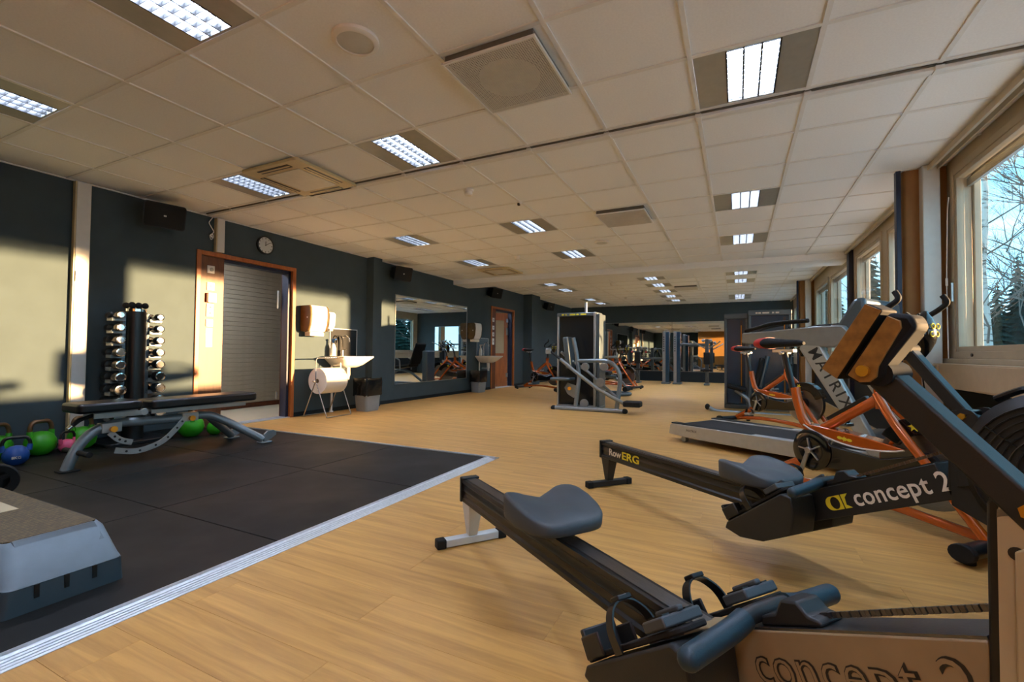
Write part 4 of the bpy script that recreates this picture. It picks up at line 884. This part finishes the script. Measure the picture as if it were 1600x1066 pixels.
# ================================================================ SPINNING BIKES
def bike():
    t = thing('spinning_bike', '', 'exercise bike', (0, 0, 0), 0, 'orange spinning bikes')
    OR = 'orange_paint'
    MB().tube([(-.42, 0, .055), (-.10, 0, .235), (-.06, 0, .28)], .03, 12).build('rear_stay', OR, t)
    for x, h in ((-.42, .26), (.86, .26)):
        MB().prism(ell(0, 0, .045, .03, 16), -h, h, frame((x, 0, .055), (1, 0, 0), (0, 1, 0))).build('stabiliser', 'black_satin', t, .003)
        for s in (-1, 1): MB().prism(ell(0, 0, .05, .04, 16), 0, .03, frame((x, s*h-(0 if s > 0 else .03), .055), (1, 0, 0), (0, 1, 0))).cyl((x, s*(h-.03), 0), (x, s*(h-.03), .03), .024).build('foot_cap', 'black_rubber', t, .004)
    MB().tube([(-.40, 0, .06), (.0, 0, .105), (.40, 0, .10), (.84, 0, .06)], .024, 12, .15).build('base_tube', OR, t)
    MB().tube([(-.155, 0, .70), (-.14, 0, .62), (-.105, 0, .50), (-.06, 0, .44), (.02, 0, .40)], .03, 14, .06).build('seat_tube', OR, t)
    MB().tube([(-.165, 0, .645), (-.19, 0, .76), (-.235, 0, .935)], .02, 12).build('seat_post', 'black_satin', t)
    MB().box((-.15, .035, .66), (.03, .035, .03)).build('post_clamp', 'black_satin', t, .005)
    MB().box((-.235, 0, .945), (.16, .04, .025)).cyl((-.235, -.04, .93), (-.235, .05, .93), .014).build('seat_slider', 'steel', t, .004)
    # saddle
    rs = []
    for x, w_, h, z in ((-.425, .03, .025, .99), (-.41, .085, .04, .995), (-.345, .10, .044, .995), (-.30, .085, .036, .996), (-.22, .042, .028, .995), (-.13, .026, .024, .996), (-.09, .014, .012, .994)):
        rs.append([(x, w_*math.cos(2*PI*k/16), z+h*math.sin(2*PI*k/16)*(1 if math.sin(2*PI*k/16) > 0 else .8)) for k in range(16)])
    sd_ = MB().rings(rs[2:]).build('saddle', 'black_rubber', t, ang=70); MB().rings([[(p[0]-.002, p[1]*1.03, .997+(p[2]-.997)*1.05) for p in r] for r in rs[:3]]).build('saddle_tail', 'red_vinyl', sd_, ang=70)
    # belly frame with pale pinstripe, crank guard
    n = 14; tp = []; bt = []
    for k in range(n+1):
        u = k/n; x = -.06+.57*u; tp.append((x, .475-.055*u+.012*math.sin(PI*u))); bt.append((x, .475-.055*u-.055*math.sin(PI*u)**.8))
    MB().prof(tp+bt[::-1][1:-1], -.05, .05).build('belly_frame', OR, t, .006)
    MB().tube([(x, -.05, z-.004) for x, z in bt], .005, 6).build('pinstripe', 'white_print', t)
    b = MB()
    Mb = side_frame(.20, .415, -.1, -.0515)
    for k in (-1, 0, 1): b.prism([(p[0]+k*.028, p[1]) for p in ell(0, .008, .016, .009, 14)], 0, .0006, Mb)
    b.prism([(.012*(1 if j % 2 else .5)*math.cos(j*PI/5), .008+.018*(1 if j % 2 else .5)*math.sin(j*PI/5)) for j in range(10)], .0006, .001, Mb); b.build('badge', 'yellow_print', t, smooth=False)
    MB().prof([(-.13, .33), (-.11, .40), (-.06, .44), (.02, .43), (.10, .37), (.40, .35), (.56, .40), (.62, .36), (.60, .28), (.40, .25), (.10, .23), (0, .19), (-.08, .215), (-.12, .26)], -.055, -.02).build('chain_guard', 'black_gloss', t, .006)
    MB().lathe([(.12, 0), (.125, .006), (.11, .014), (.06, .016), (.05, .012), (.001, .012)], frame((0, -.055, .32), (1, 0, 0), (0, -1, 0)), 30).build('crank_disc', 'black_gloss', t)
    b = MB()
    for k in range(5):
        a = k*2*PI/5+.5; b.bar((0, -.072, .32), (.075*math.cos(a), -.072, .32+.075*math.sin(a)), .008, .016, (0, 1, 0))
    b.build('spider', 'steel', t, .002)
    for s, a in ((-1, R(252)), (1, R(72))):
        p = V((0, s*.085, .32)); q = p+V((.17*math.cos(a), s*.01, .17*math.sin(a)))
        c_ = MB().bar(p, q, .026, .014, (0, 1, 0)).cyl(p-V((0, s*.012, 0)), p+V((0, s*.012, 0)), .02).build('crank', 'steel', t, .004)
        pd = MB().cyl(q, q+V((0, s*.11, 0)), .009).box(q+V((0, s*.06, 0)), (.09, .07, .022)).build('pedal', 'steel', c_, .004)
        MB().strap([q+V((.04, s*.03, 0)), q+V((.05, s*.06, .06)), q+V((-.03, s*.06, .07)), q+V((-.05, s*.06, 0))], (0, .016, 0), .004, .03).build('toe_cage', 'black_satin', c_)
    # top tube, head, fork, flywheel
    MB().tube([(.04, 0, .46), (.36, 0, .675)], .03, 12).build('top_tube', OR, t); MB().bar((.07, 0, .522), (.30, 0, .677), .034, .022, (0, 0, 1)).build('tube_pad', 'black_satin', t, .004)
    for s in (-1, 1): MB().tube([(.36, s*.02, .70), (.46, s*.065, .57), (.62, s*.075, .375), (.86, s*.075, .065)], .023, 12, .12).build('fork_leg', OR, t)
    MB().tube([(.38, 0, .62), (.37, 0, .72), (.375, 0, .80)], .036, 14, .03).build('head_tube', OR, t)
    MB().tube([(.50, 0, .47), (.42, 0, .45), (.37, 0, .36), (.40, 0, .30)], .018, 10, .08).build('brace', OR, t)
    Mw = frame((.60, 0, .36), (1, 0, 0), (0, 1, 0))
    MB().lathe([(.05, -.02), (.19, -.012), (.205, -.02), (.225, -.02), (.225, .02), (.205, .02), (.19, .012), (.05, .02)], Mw, 44).build('flywheel', 'steel_dark', t); MB().lathe([(.06, -.05), (.06, .05)], Mw, 20).build('wheel_hub', 'black_satin', t)
    pg = [(.60+.245*math.cos(R(a)), .36+.245*math.sin(R(a))) for a in range(150, 19, -10)]; pi_ = [(.60+.15*math.cos(R(a)), .36+.15*math.sin(R(a))) for a in range(20, 151, 10)]
    MB().prof(pg+pi_, -.038, .038).build('wheel_guard', 'black_gloss', t, .006)
    b = MB(); b.prism([(.03*(1 if j % 2 else .45)*math.cos(j*PI/6), .03*(1 if j % 2 else .45)*math.sin(j*PI/6)) for j in range(12)], 0, .0008, side_frame(.55, .55, .6, -.0392)); b.build('guard_badge', 'yellow_print', t, smooth=False)
    MB().tube([(.375, 0, .78), (.39, 0, .90), (.44, 0, 1.02)], .022, 12).build('stem', 'black_satin', t); MB().cyl((.38, -.035, .80), (.38, .06, .80), .018).box((.372, 0, .79), (.06, .06, .03)).build('stem_clamp', 'black_satin', t, .004)
    MB().bar((.33, 0, 1.03), (.53, 0, 1.04), .04, .026).build('bar_slider', 'steel', t, .003)
    # console shell
    rs = []
    for u in range(7):
        z = .90+.25*u/6; k = math.sin(PI*(u+.4)/6.8); rs.append([(.565+.055*k*math.cos(2*PI*j/16)+.02*u/6, .07*k*math.sin(2*PI*j/16), z) for j in range(16)])
    MB().rings(rs).build('console_shell', 'black_gloss', t, ang=70)
    b = MB()
    for j, (yy, zz) in enumerate(((-.02, 0), (.02, 0), (-.02, .04), (.02, .04))): b.torus((.626+.004*(zz > 0), yy, 1.03+zz), (1, 0, .1), .013, .003, 14, 5)
    for yy, zz in ((-.045, .0), (-.045, .04)): b.torus((.59, yy*1.5, 1.03+zz), (.4, -1, 0), .013, .003, 14, 5)
    b.build('shell_badge', 'yellow_print', t)
    MB().tube([(.45, -.20, 1.07), (.45, .20, 1.07)], .014, 10).build('handlebar', 'black_satin', t)
    for s in (-1, 1): MB().tube([(.45, s*.20, 1.07), (.46, s*.205, 1.12), (.54, s*.205, 1.17), (.585, s*.20, 1.205), (.56, s*.195, 1.245)], .014, 10, .03).build('bar_end', 'black_rubber', t); MB().tube([(.45, s*.06, 1.07), (.50, s*.055, 1.10), (.54, s*.05, 1.14)], .012, 10, .03).build('aero_bar', 'black_rubber', t)
    return t
bk = bike()
def put(o, x, y, d, lab): o.location = (x, y, 0); o.rotation_euler = (0, 0, math.atan2(d[1], d[0])); o['label'] = lab
SP = [(.46, 3.5, (.72, -.70), 'nearest orange spinning bike, standing right behind the black rowing machine'),
      (.28, 6.75, (.72, -.69), 'orange spinning bike behind the treadmill, seen above its deck'),
      (-4.55, 10.72, (.95, -.32), 'orange spinning bike against the left wall, past the far doorway'),
      (-3.15, 12.4, (.95, -.32), 'orange spinning bike right of the central leg machine'),
      (-3.55, 13.25, (.95, -.32), 'orange spinning bike farthest back, half hidden behind the central leg machine')]
for i, (x, y, d, lab) in enumerate(SP): put(bk if i == 0 else copy_tree(bk), x, y, d, lab)
# ================================================================ TREADMILL
d = (.84, -.54); t = thing('treadmill', 'silver and black treadmill with lettered slanted upright, facing the windows', 'treadmill', (-.66, 5.2, 0), math.atan2(d[1], d[0]))
W_ = .76
for y in (0, W_-.09):
    MB().prof([(.0, .07), (.015, .165), (.05, .182), (1.85, .205), (1.95, .19), (1.95, .07), (.3, .055)], y, y+.09).build('side_rail', 'silver_paint', t, .006); MB().bb((.03, y+.005, .181), (1.85, y+.085, .193), MX.Shear('XZ', 4, (0, 0)) if False else None).build('side_tread', 'black_rubber', t, .003)
MB().prof([(.03, .10), (.02, .15), (.06, .172), (1.60, .185), (1.60, .11)], .09, W_-.09).build('running_belt', 'black_rubber', t, .008)
MB().prof([(1.5, .10), (1.5, .19), (1.62, .30), (1.80, .32), (1.91, .25), (1.93, .08)], .05, W_-.05).build('motor_hood', 'black_plastic', t, .02)
MB().cyl((.04, .09, .135), (.04, W_-.09, .135), .036).build('rear_roller', 'black_satin', t)
for x in (.16, 1.85):
    for y in (.06, W_-.06): MB().cyl((x, y-.025, .03), (x, y+.025, .03), .03).box((x, y, .055), (.05, .04, .05)).build('foot', 'machine_grey', t, .003)
for y, nm in ((-.02, 'upright'), (W_-.05, 'upright')):
    up_o = MB().prof([(1.955, .12), (1.86, .12), (1.34, .97), (1.36, 1.01), (1.50, 1.0)], y, y+.07).build(nm, 'silver_paint', t, .012)
    if y < 0:
        dd = V((.27, 0, -.46)); an = math.atan2(dd.z, dd.x)
        text('lettering', 'MATRIX', .115, 'grey_print', up_o, side_frame(1.435, .965, an, -.0205) @ MX.Translation((0, -.03, 0)), .0004, .0012, 1.3, fit=(.515, None))
for y in (-.02, W_-.05):
    MB().prof([(.84, 1.02), (.845, 1.115), (1.10, 1.125), (1.45, 1.15), (1.66, 1.15), (1.74, 1.05), (1.60, .98), (1.2, .99)], y, y+.07).build('handrail', 'machine_grey', t, .012)
    MB().tube([(.86, y+.035, 1.13), (1.10, y+.035, 1.19), (1.40, y+.035, 1.20)], .018, 10, .06).build('rail_grip', 'black_rubber', t)
MB().prof([(1.50, 1.05), (1.56, 1.12), (1.70, 1.36), (1.78, 1.36), (1.80, 1.10), (1.70, 1.02)], .06, W_-.06).build('console', 'slate_paint', t, .03)
MB().prof([(1.556, 1.125), (1.685, 1.345), (1.690, 1.342), (1.562, 1.122)], .16, W_-.16).build('screen', 'black_gloss', t)
MB().lathe([(.05, 0), (.055, .07), (.047, .07), (.045, .01)], MX.Translation((1.30, W_-.015, 1.13)), 20).build('cup_holder', 'machine_grey', t)
text('side_lettering', 'MATRIX', .035, 'grey_print', t, side_frame(.22, .12, .01, -.0008), .0003)
# ================================================================ WEIGHT MACHINES
def cyl_path(pts, r, nm, mt, t, fil=.06): return MB().tube([V(p)-t.location for p in pts], r, 12, fil).build(nm, mt, t)
t = thing('leg_machine', 'grey plate-tower leg machine with curved lever arms standing mid-room', 'weight machine', (-2.4, 7.45, 0))
c1 = lambda x, y, Y=7.2: on(850+x*.1595, 480+y*.1595, 'y', Y)
O = t.location
x0, x1 = -.365, .365
MB().bb((x0, -.02, .02), (x0+.03, .30, 1.585)).build('tower_post', 'silver_paint', t, .008)
MB().bb((x1-.09, -.04, .02), (x1-.045, .30, 1.60)).build('tower_post', 'silver_paint', t, .008); MB().bb((x1-.03, -.04, .02), (x1+.015, .34, 1.57)).build('tower_post', 'slate_paint', t, .008)
MB().bb((x0+.03, .02, .06), (x1-.09, .03, 1.54)).build('front_shroud', 'shroud_dark', t, .003); MB().bb((x0+.03, .25, .06), (x1-.09, .26, 1.54)).build('rear_shroud', 'shroud_dark', t, .003)
MB().bb((x0, -.03, 1.54), (x1-.03, .30, 1.60)).build('top_cover', 'slate_paint', t, .01); MB().bb((x0, -.04, 0), (x1+.02, .34, .05)).build('base_plate', 'machine_grey', t, .008)
b = MB()
for px_, w_ in ((-.28, .04), (-.22, .03), (-.14, .10), (-.02, .04), (.05, .07), (.12, .03)): b.prism(rrect(px_, 1.555, px_+w_, 1.58, .01), 0, .0008, frame((0, -.0308, 0), (1, 0, 0), (0, -1, 0)) if False else MX(((1, 0, 0), (0, 0, 1), (0, -1, 0))).transposed().to_4x4() @ MX.Translation((0, 0, .0305)))
b.build('logo_marks', 'yellow_print', t, smooth=False)
MB().cyl((.1, .12, 1.60), (.1, .12, 1.78), .022).build('top_rod', 'machine_grey', t)
b = MB()
for k in range(14): b.bb((-.18, .07, .10+.062*k), (.16, .22, .155+.062*k))
b.build('weight_stack', 'black_plastic', t, smooth=False)
cyl_path([c1(95, 985, 7.12), c1(790, 1022, 7.12)], .036, 'base_tube', 'machine_grey', t, 0)
for q in (c1(95, 985, 7.12), c1(790, 1022, 7.12)): MB().ball(q-O, (.05, .045, .042)).build('foot_cap', 'black_rubber', t)
cyl_path([c1(286, 300), c1(318, 450), c1(345, 690), c1(308, 985, 7.14)], .034, 'seat_post', 'grey_paint', t)
cyl_path([c1(325, 527), c1(650, 527), c1(748, 640), c1(740, 800), c1(710, 1010, 7.14)], .034, 'arch_tube', 'grey_paint', t, .35)
cyl_path([c1(160, 510, 7.1), c1(262, 598, 7.1), c1(520, 800, 7.1), c1(705, 905, 7.1), c1(800, 955, 7.1)], .028, 'lever', 'machine_grey', t)
cyl_path([c1(60, 432, 7.1), c1(165, 514, 7.1)], .02, 'lever_grip', 'black_rubber', t); q = c1(45, 435, 7.1)-O; MB().box(q, (.09, .07, .08), None).build('lever_cap', 'silver_paint', t, .012)
cyl_path([c1(170, 440, 7.35), c1(260, 520, 7.35), c1(420, 625, 7.35), c1(720, 895, 7.3)], .024, 'rear_lever', 'machine_grey', t)
q = c1(868, 950, 7.1)-O; MB().box(q, (.26, .20, .085)).build('foot_pad', 'black_rubber', t, .02)
for (x, y, r) in ((400, 585, .062), (585, 585, .062), (545, 740, .07)):
    q = c1(x, y, 7.12)-O; MB().cyl(q, q+V((0, .05, 0)), r, None, 26).build('pivot_cover', 'machine_grey', t, .004)
A_, B_ = c1(232, 295, 7.35)-O, c1(262, 600, 7.35)-O; MB().bar(A_, B_, .28, .09, (1, 0, 0)).build('back_pad', 'slate_paint', t, .02)
A_ = c1(140, 702, 7.2)-O; MB().box(A_+V((.06, .05, 0)), (.34, .32, .05)).build('seat_pad', 'slate_paint', t, .02)
pts = [c1(200, 790)-O, c1(230, 740)-O, c1(320, 770)-O, c1(325, 880)-O, c1(290, 890)-O, c1(230, 850)-O]
MB().prof([(p.x, p.z) for p in pts], pts[0].y-.006, pts[0].y+.006).build('range_plate', 'machine_grey', t, .002); q = c1(252, 797, 7.18)-O; MB().cyl(q, q-V((0, .03, 0)), .028).build('pull_knob', 'yellow_knob', t)
q = c1(390, 945, 7.2)-O; MB().cyl(q, q+V((0, .03, 0)), .07, None, 24).build('wheel_cover', 'machine_grey', t, .003)
cyl_path([c1(595, 235, 7.75), c1(548, 500, 7.75)], .026, 'rear_arm', 'grey_paint', t, 0)
cyl_path([c1(560, 490, 7.7), c1(720, 490, 7.7), c1(730, 460, 7.7)], .022, 'cross_arm', 'grey_paint', t)
# leg curl machine standing behind it (seen in the wall mirror)
t = thing('leg_curl_machine', 'slate leg curl machine hidden behind the central leg machine, seen in the mirror', 'weight machine', (-2.85, 10.2, 0))
MB().tube([(-.75, -.3, .04), (.55, -.3, .04), (.75, -.1, .04), (.75, .1, .04), (.55, .3, .04), (-.75, .3, .04)], .035, 10, .15, closed=False).build('base_loop', 'slate_paint', t)
MB().bb((-.85, -.18, 0), (-.68, .18, .95)).build('stack_cabinet', 'slate_paint', t, .03)
MB().tube([(-.6, 0, .1), (-.2, 0, .35), (.1, 0, .42), (.45, 0, .40)], .035, 10, .1).build('spine', 'slate_paint', t)
MB().bar((-.28, 0, .55), (.32, 0, .48), .42, .08).build('seat_pad', 'black_rubber', t, .03); MB().bar((-.30, 0, .58), (-.52, 0, 1.15), .42, .08, (1, 0, 0)).build('back_pad', 'black_rubber', t, .03)
MB().tube([(.30, .1, .42), (.55, .1, .30), (.68, .1, .12)], .028, 10, .06).build('lever', 'machine_grey', t); MB().cyl((.68, -.2, .15), (.68, .25, .15), .055).build('roller_pad', 'black_rubber', t)
for s in (-1, 1): MB().tube([(.0, s*.24, .42), (.0, s*.27, .70), (.12, s*.27, .74)], .018, 8, .05).build('side_handle', 'machine_grey', t)
# machine by the window side
t = thing('pulley_machine', 'twin-tower weight machine with dark blue shields behind the spinning bikes', 'weight machine', (.3, 8.8, 0)); O = t.location
c2 = lambda x, y, Y=8.6: on(1090+x*.1688, 480+y*.1688, 'y', Y)
for k, (xa, xb, ya, yb, h) in enumerate(((-.50, -.13, 0, .28, 1.62), (-.13, .50, -.12, .22, 1.66))):
    for xx in (xa, xb-.045): MB().bb((xx, ya, .02), (xx+.045, yb, h)).build('tower_post', 'slate_paint', t, .01)
    MB().bb((xa+.045, ya+.02, .08), (xb-.045, ya+.03, h-.05)).build('front_shield', 'shroud_blue', t, .003); MB().bb((xa+.045, yb-.03, .08), (xb-.045, yb-.02, h-.05)).build('rear_shield', 'shroud_blue', t, .003)
    MB().bb((xa, ya-.01, h-.09), (xb, yb, h)).build('top_cover', 'slate_paint', t, .012); MB().bb((xa, ya-.03, 0), (xb, yb, .07)).build('tower_base', 'slate_paint', t, .01)
    MB().bb((xb-.12, ya+.012, .1), (xb-.085, ya+.02, h-.12)).build('stack_slot', 'black_print', t); MB().bb((xb-.108, ya+.006, .1), (xb-.1, ya+.012, h-.2)).build('selector_rod', 'gold_bolt', t)
b = MB()
for px_, w_ in ((-.02, .03), (.02, .04), (.08, .10), (.22, .03), (.27, .05)): b.bb((px_, -.1325, 1.60), (px_+w_, -.1312, 1.625))
b.build('logo_marks', 'white_print', t, smooth=False)
cyl_path([c2(95, 925, 8.2), c2(160, 962, 8.2), c2(430, 985, 8.2), c2(860, 1012, 8.2)], .034, 'base_tube', 'grey_paint', t, .08); q = c2(92, 922, 8.2)-O; MB().ball(q, (.04, .05, .05)).build('foot_cap', 'black_rubber', t)
cyl_path([c2(350, 770, 8.35), c2(440, 830, 8.3), c2(490, 880, 8.25), c2(500, 975, 8.2)], .028, 'seat_support', 'grey_paint', t)
A_, B_ = c2(275, 725, 8.4)-O, c2(455, 765, 8.4)-O; MB().bar(A_, B_, .30, .07).build('seat_pad', 'black_rubber', t, .025)
A_, B_ = c2(600, 470, 8.4)-O, c2(540, 740, 8.4)-O; MB().bar(A_, B_, .30, .07, (1, 0, 0)).build('back_pad', 'black_rubber', t, .025); cyl_path([c2(650, 455, 8.45), c2(575, 740, 8.4)], .034, 'back_frame', 'slate_paint', t, 0)
cyl_path([c2(520, 250, 8.4), c2(640, 190, 8.4), c2(800, 160, 8.4)], .02, 'press_handle', 'black_rubber', t, .08)
# two narrow columns in front of the end mirror
def column_machine(x, lab, sgn, arm_z):
    t = thing('cable_machine', lab, 'weight machine', (x, 14.9, 0))
    MB().bb((-.095, -.0, .0), (.0, .35, 1.62)).build('column', 'machine_grey', t, .01); MB().bb((0, .0, .0), (.10, .35, 1.60)).build('column_shroud', 'shroud_blue', t, .01)
    b = MB()
    for k in range(7): b.bb((-.07, -.0012, 1.0+.07*k), (-.035, -.0002, 1.04+.07*k))
    b.build('column_marks', 'grey_print', t, smooth=False)['kind'] = 'stuff'
    MB().bb((-.12, -.05, 0), (.12, .4, .05)).build('base', 'slate_paint', t, .01); xe = sgn*.85
    MB().bar((sgn*.09, .1, arm_z), (xe, .1, arm_z), .06, .06).build('cross_beam', 'slate_paint', t, .01)
    MB().bb((xe-.05, .06, .0), (xe+.05, .16, 1.15 if sgn < 0 else 1.38)).build('side_post', 'slate_paint', t, .01); MB().bb((xe-.08, -.12, 0), (xe+.08, .3, .05)).build('post_foot', 'slate_paint', t, .01)
    MB().bb((xe-.09, -.06, .62), (xe+.09, .05, .98)).build('back_pad', 'black_rubber', t, .02); MB().bb((xe-.16, -.3, .42), (xe+.16, .04, .48)).build('seat_pad', 'black_rubber', t, .02); MB().bar((xe, -.14, .42), (xe, .08, .2), .05, .05).build('seat_support', 'slate_paint', t)
    for s in (-1, 1): MB().tube([(xe+s*.06, .1, 1.1), (xe+s*.3, .0, 1.12 if sgn < 0 else 1.25), (xe+s*.36, -.16, 1.02 if sgn < 0 else 1.3)], .018, 8, .05).ball((xe+s*.1, .05, 1.33 if sgn > 0 else 1.1), .05).build('press_arm', 'machine_grey', t)
column_machine(-1.985, 'left weight column before the end mirror, beam reaching left', -1, .78); column_machine(-1.66, 'right weight column before the end mirror, beam reaching right', 1, 1.22)
# ================================================================ WINDOW SIDE DETAILS
t = thing('power_plug', 'black plug and cord at the end of the convector', 'plug', (1.40, 4.72, .80)); MB().bb((-.006, -.05, -.05), (.008, .05, .05)).build('outlet_plate', 'radiator', t, .003)
MB().cyl((-.006, 0, .02), (-.045, 0, .03), .017).build('plug', 'black_rubber', t); MB().tube([(-.045, 0, .03), (-.07, .03, .03), (-.06, .07, -.04), (-.03, .075, -.3), (-.03, .10, -.76)], .005, 6, .05).build('cord', 'black_rubber', t)
t = thing('blind_cord', 'thin white blind cord hanging beside the nearest window', 'cord', (1.515, 4.80, 1.2)); MB().tube([(0, -.02, .98), (0, .01, .9), (-.01, .015, .3), (-.01, .0, -.3)], .004, 6, .05).build('cord', 'white_plastic', t); MB().cyl((-.01, .012, .28), (-.01, .013, .34), .008).build('cord_knob', 'white_plastic', t)
# ================================================================ OUTDOORS
gz = -.9
struct(MB().bb((1.75, -40, gz-.2), (160, 160, gz)).build('ground', 'ground', smooth=False)); bpy.data.objects['ground'].name = 'floor_outdoors'
def conifer(x, y, h, lab):
    t = thing('spruce_tree', lab, 'tree', (x, y, gz), 0, 'dark spruces behind the car park')
    MB().cyl((0, 0, 0), (0, 0, h), .16, .02, 8).build('trunk', 'bark', t)
    b = MB(); n = int(h*3)
    for i in range(n):
        u = i/n; z = h*(.12+.88*u); Rr = (1-u)*h*.2+.15
        for k in range(22):
            a = random.uniform(0, 2*PI); r = Rr*random.uniform(.7, 1.15); c, s = math.cos(a), math.sin(a)
            p = V((0, 0, z+.1)); q = V((r*c, r*s, z-r*.42)); sd2 = V((-s, c, 0))*r*.26; dn = V((0, 0, -r*.16))
            b.add([p, q, p*.45+q*.55+sd2+dn, p*.45+q*.55-sd2+dn], [(0, 2, 1), (0, 1, 3), (0, 3, 2), (1, 2, 3)])
    b.build('foliage', 'pine', t, smooth=False)
rng = random.Random(3); NTH = 'first second third fourth fifth sixth seventh eighth ninth tenth eleventh twelfth thirteenth fourteenth fifteenth sixteenth seventeenth eighteenth nineteenth twentieth'.split()
NTH += ['twenty-'+q for q in NTH[:9]]+['thirtieth']+['thirty-'+q for q in NTH[:9]]
for i in range(38):
    a = R(3+i*1.05); Dd = 44+rng.uniform(-5, 14)
    conifer(Dd*math.sin(a)+4, Dd*math.cos(a), rng.uniform(6.5, 10.5), 'dark spruce, %s from the left in the row beyond the windows' % NTH[i])
for i, (x, y, h) in enumerate(((30, 21.2, 11), (31.5, 22.6, 12), (30.5, 24.0, 11.5), (32, 25.4, 12), (30.5, 26.8, 11), (32, 28.3, 12), (31, 29.8, 11.5))):  # unseen trees added to keep the sun off the far windows
    conifer(x, y, h, 'dark spruce, %s from the left in an added unseen grove shading the far windows' % NTH[i])
def birch(x, y, h, lab, seed):
    g = random.Random(seed); t = thing('birch_tree', lab, 'tree', (x, y, gz), 0, 'bare birches outside the windows')
    pts = [V((0, 0, 0))]
    for i in range(9): pts.append(pts[-1]+V((g.uniform(-.10, .10), g.uniform(-.10, .10), h/9)))
    MB().tube(pts, .1, 8, 0, rads=[.13*(1-.93*i/9)+.012 for i in range(10)]).build('trunk', 'birch', t)
    b = MB()
    def br(p, dv, L_, r, lv):
        q = [p]; n = 4
        for i in range(n):
            dv = (dv+V((g.uniform(-.22, .22), g.uniform(-.22, .22), g.uniform(-.12, .2)))).normalized(); q.append(q[-1]+dv*L_/n)
        b.tube(q, r, 4 if lv else 5, 0, rads=[r*(1-.8*i/n) for i in range(n+1)])
        if lv < 3:
            for _ in range((6, 4, 3)[lv]):
                i = g.randrange(1, n+1); nd = (dv+V((g.uniform(-1, 1), g.uniform(-1, 1), g.uniform(-.5, .6)))*.8).normalized(); br(q[i], nd, L_*g.uniform(.4, .65), r*.5, lv+1)
    for i in range(15):
        u = g.uniform(.2, .97); j = min(int(u*9), 8); p = pts[j].lerp(pts[j+1], u*9-j); a = g.uniform(0, 2*PI)
        br(p, V((math.cos(a), math.sin(a), .75)).normalized(), h*.3*(1.15-u)+.4, .035*(1.2-u), 0)
    b.build('branches', 'bark', t)
for i, (x, y, h, lab) in enumerate(((5.35, 11.2, 9.0, 'white-barked birch nearest outside the closest window'), (7.3, 13.2, 9.5, 'second birch outside, right of the nearest one'), (6.2, 17.0, 9.5, 'bare birch behind the nearest birch'), (5.6, 22.0, 9.0, 'bare birch outside the middle windows'), (8.2, 20.5, 10.0, 'bare birch farther out, left of the parked car'), (12.5, 24.0, 11.0, 'tall bare birch out beyond the parked car'), (9.5, 31, 10.5, 'bare birch far out near the spruces'))): birch(x, y, h, lab, 11+i)
def car(x, y, rz, lab):
    t = thing('parked_car', lab, 'car', (x, y, gz), rz)
    pf = [(-2.1, .35), (-2.15, .75), (-1.9, .92), (-1.2, .98), (-.7, 1.42), (.7, 1.46), (1.35, 1.0), (1.95, .88), (2.15, .7), (2.12, .35)]
    MB().prof(pf, -.82, .82).build('body', 'car_blue', t, .06)
    MB().prof([(-1.08, 1.0), (-.66, 1.37), (.62, 1.40), (1.15, 1.02)], -.83, .83).build('side_glass', 'car_glass', t, .02)
    for xx in (-1.3, 1.35):
        for s in (-1, 1): MB().cyl((xx, s*.66, .32), (xx, s*.85, .32), .32, None, 20).build('wheel', 'black_rubber', t)
car(11.3, 24.5, R(20), 'blue car parked outside behind the nearest birch'); car(15.5, 22.0, R(20), 'second blue car parked farther right outside')
# light portals: they only steer sampling of the sky through the glazing
for i, (a, c) in enumerate(WIN):
    pl = bpy.data.lights.new('portal', 'AREA'); pl.shape = 'RECTANGLE'; pl.size = c-a; pl.size_y = WZ1-WZ0; pl.cycles.is_portal = True
    po = bpy.data.objects.new('window_portal', pl); COL.objects.link(po); po.location = (1.76, (a+c)/2, (WZ0+WZ1)/2); po.rotation_euler = (0, R(90), 0); po.rotation_euler = V((1, 0, 0)).to_track_quat('Z', 'Y').to_euler()
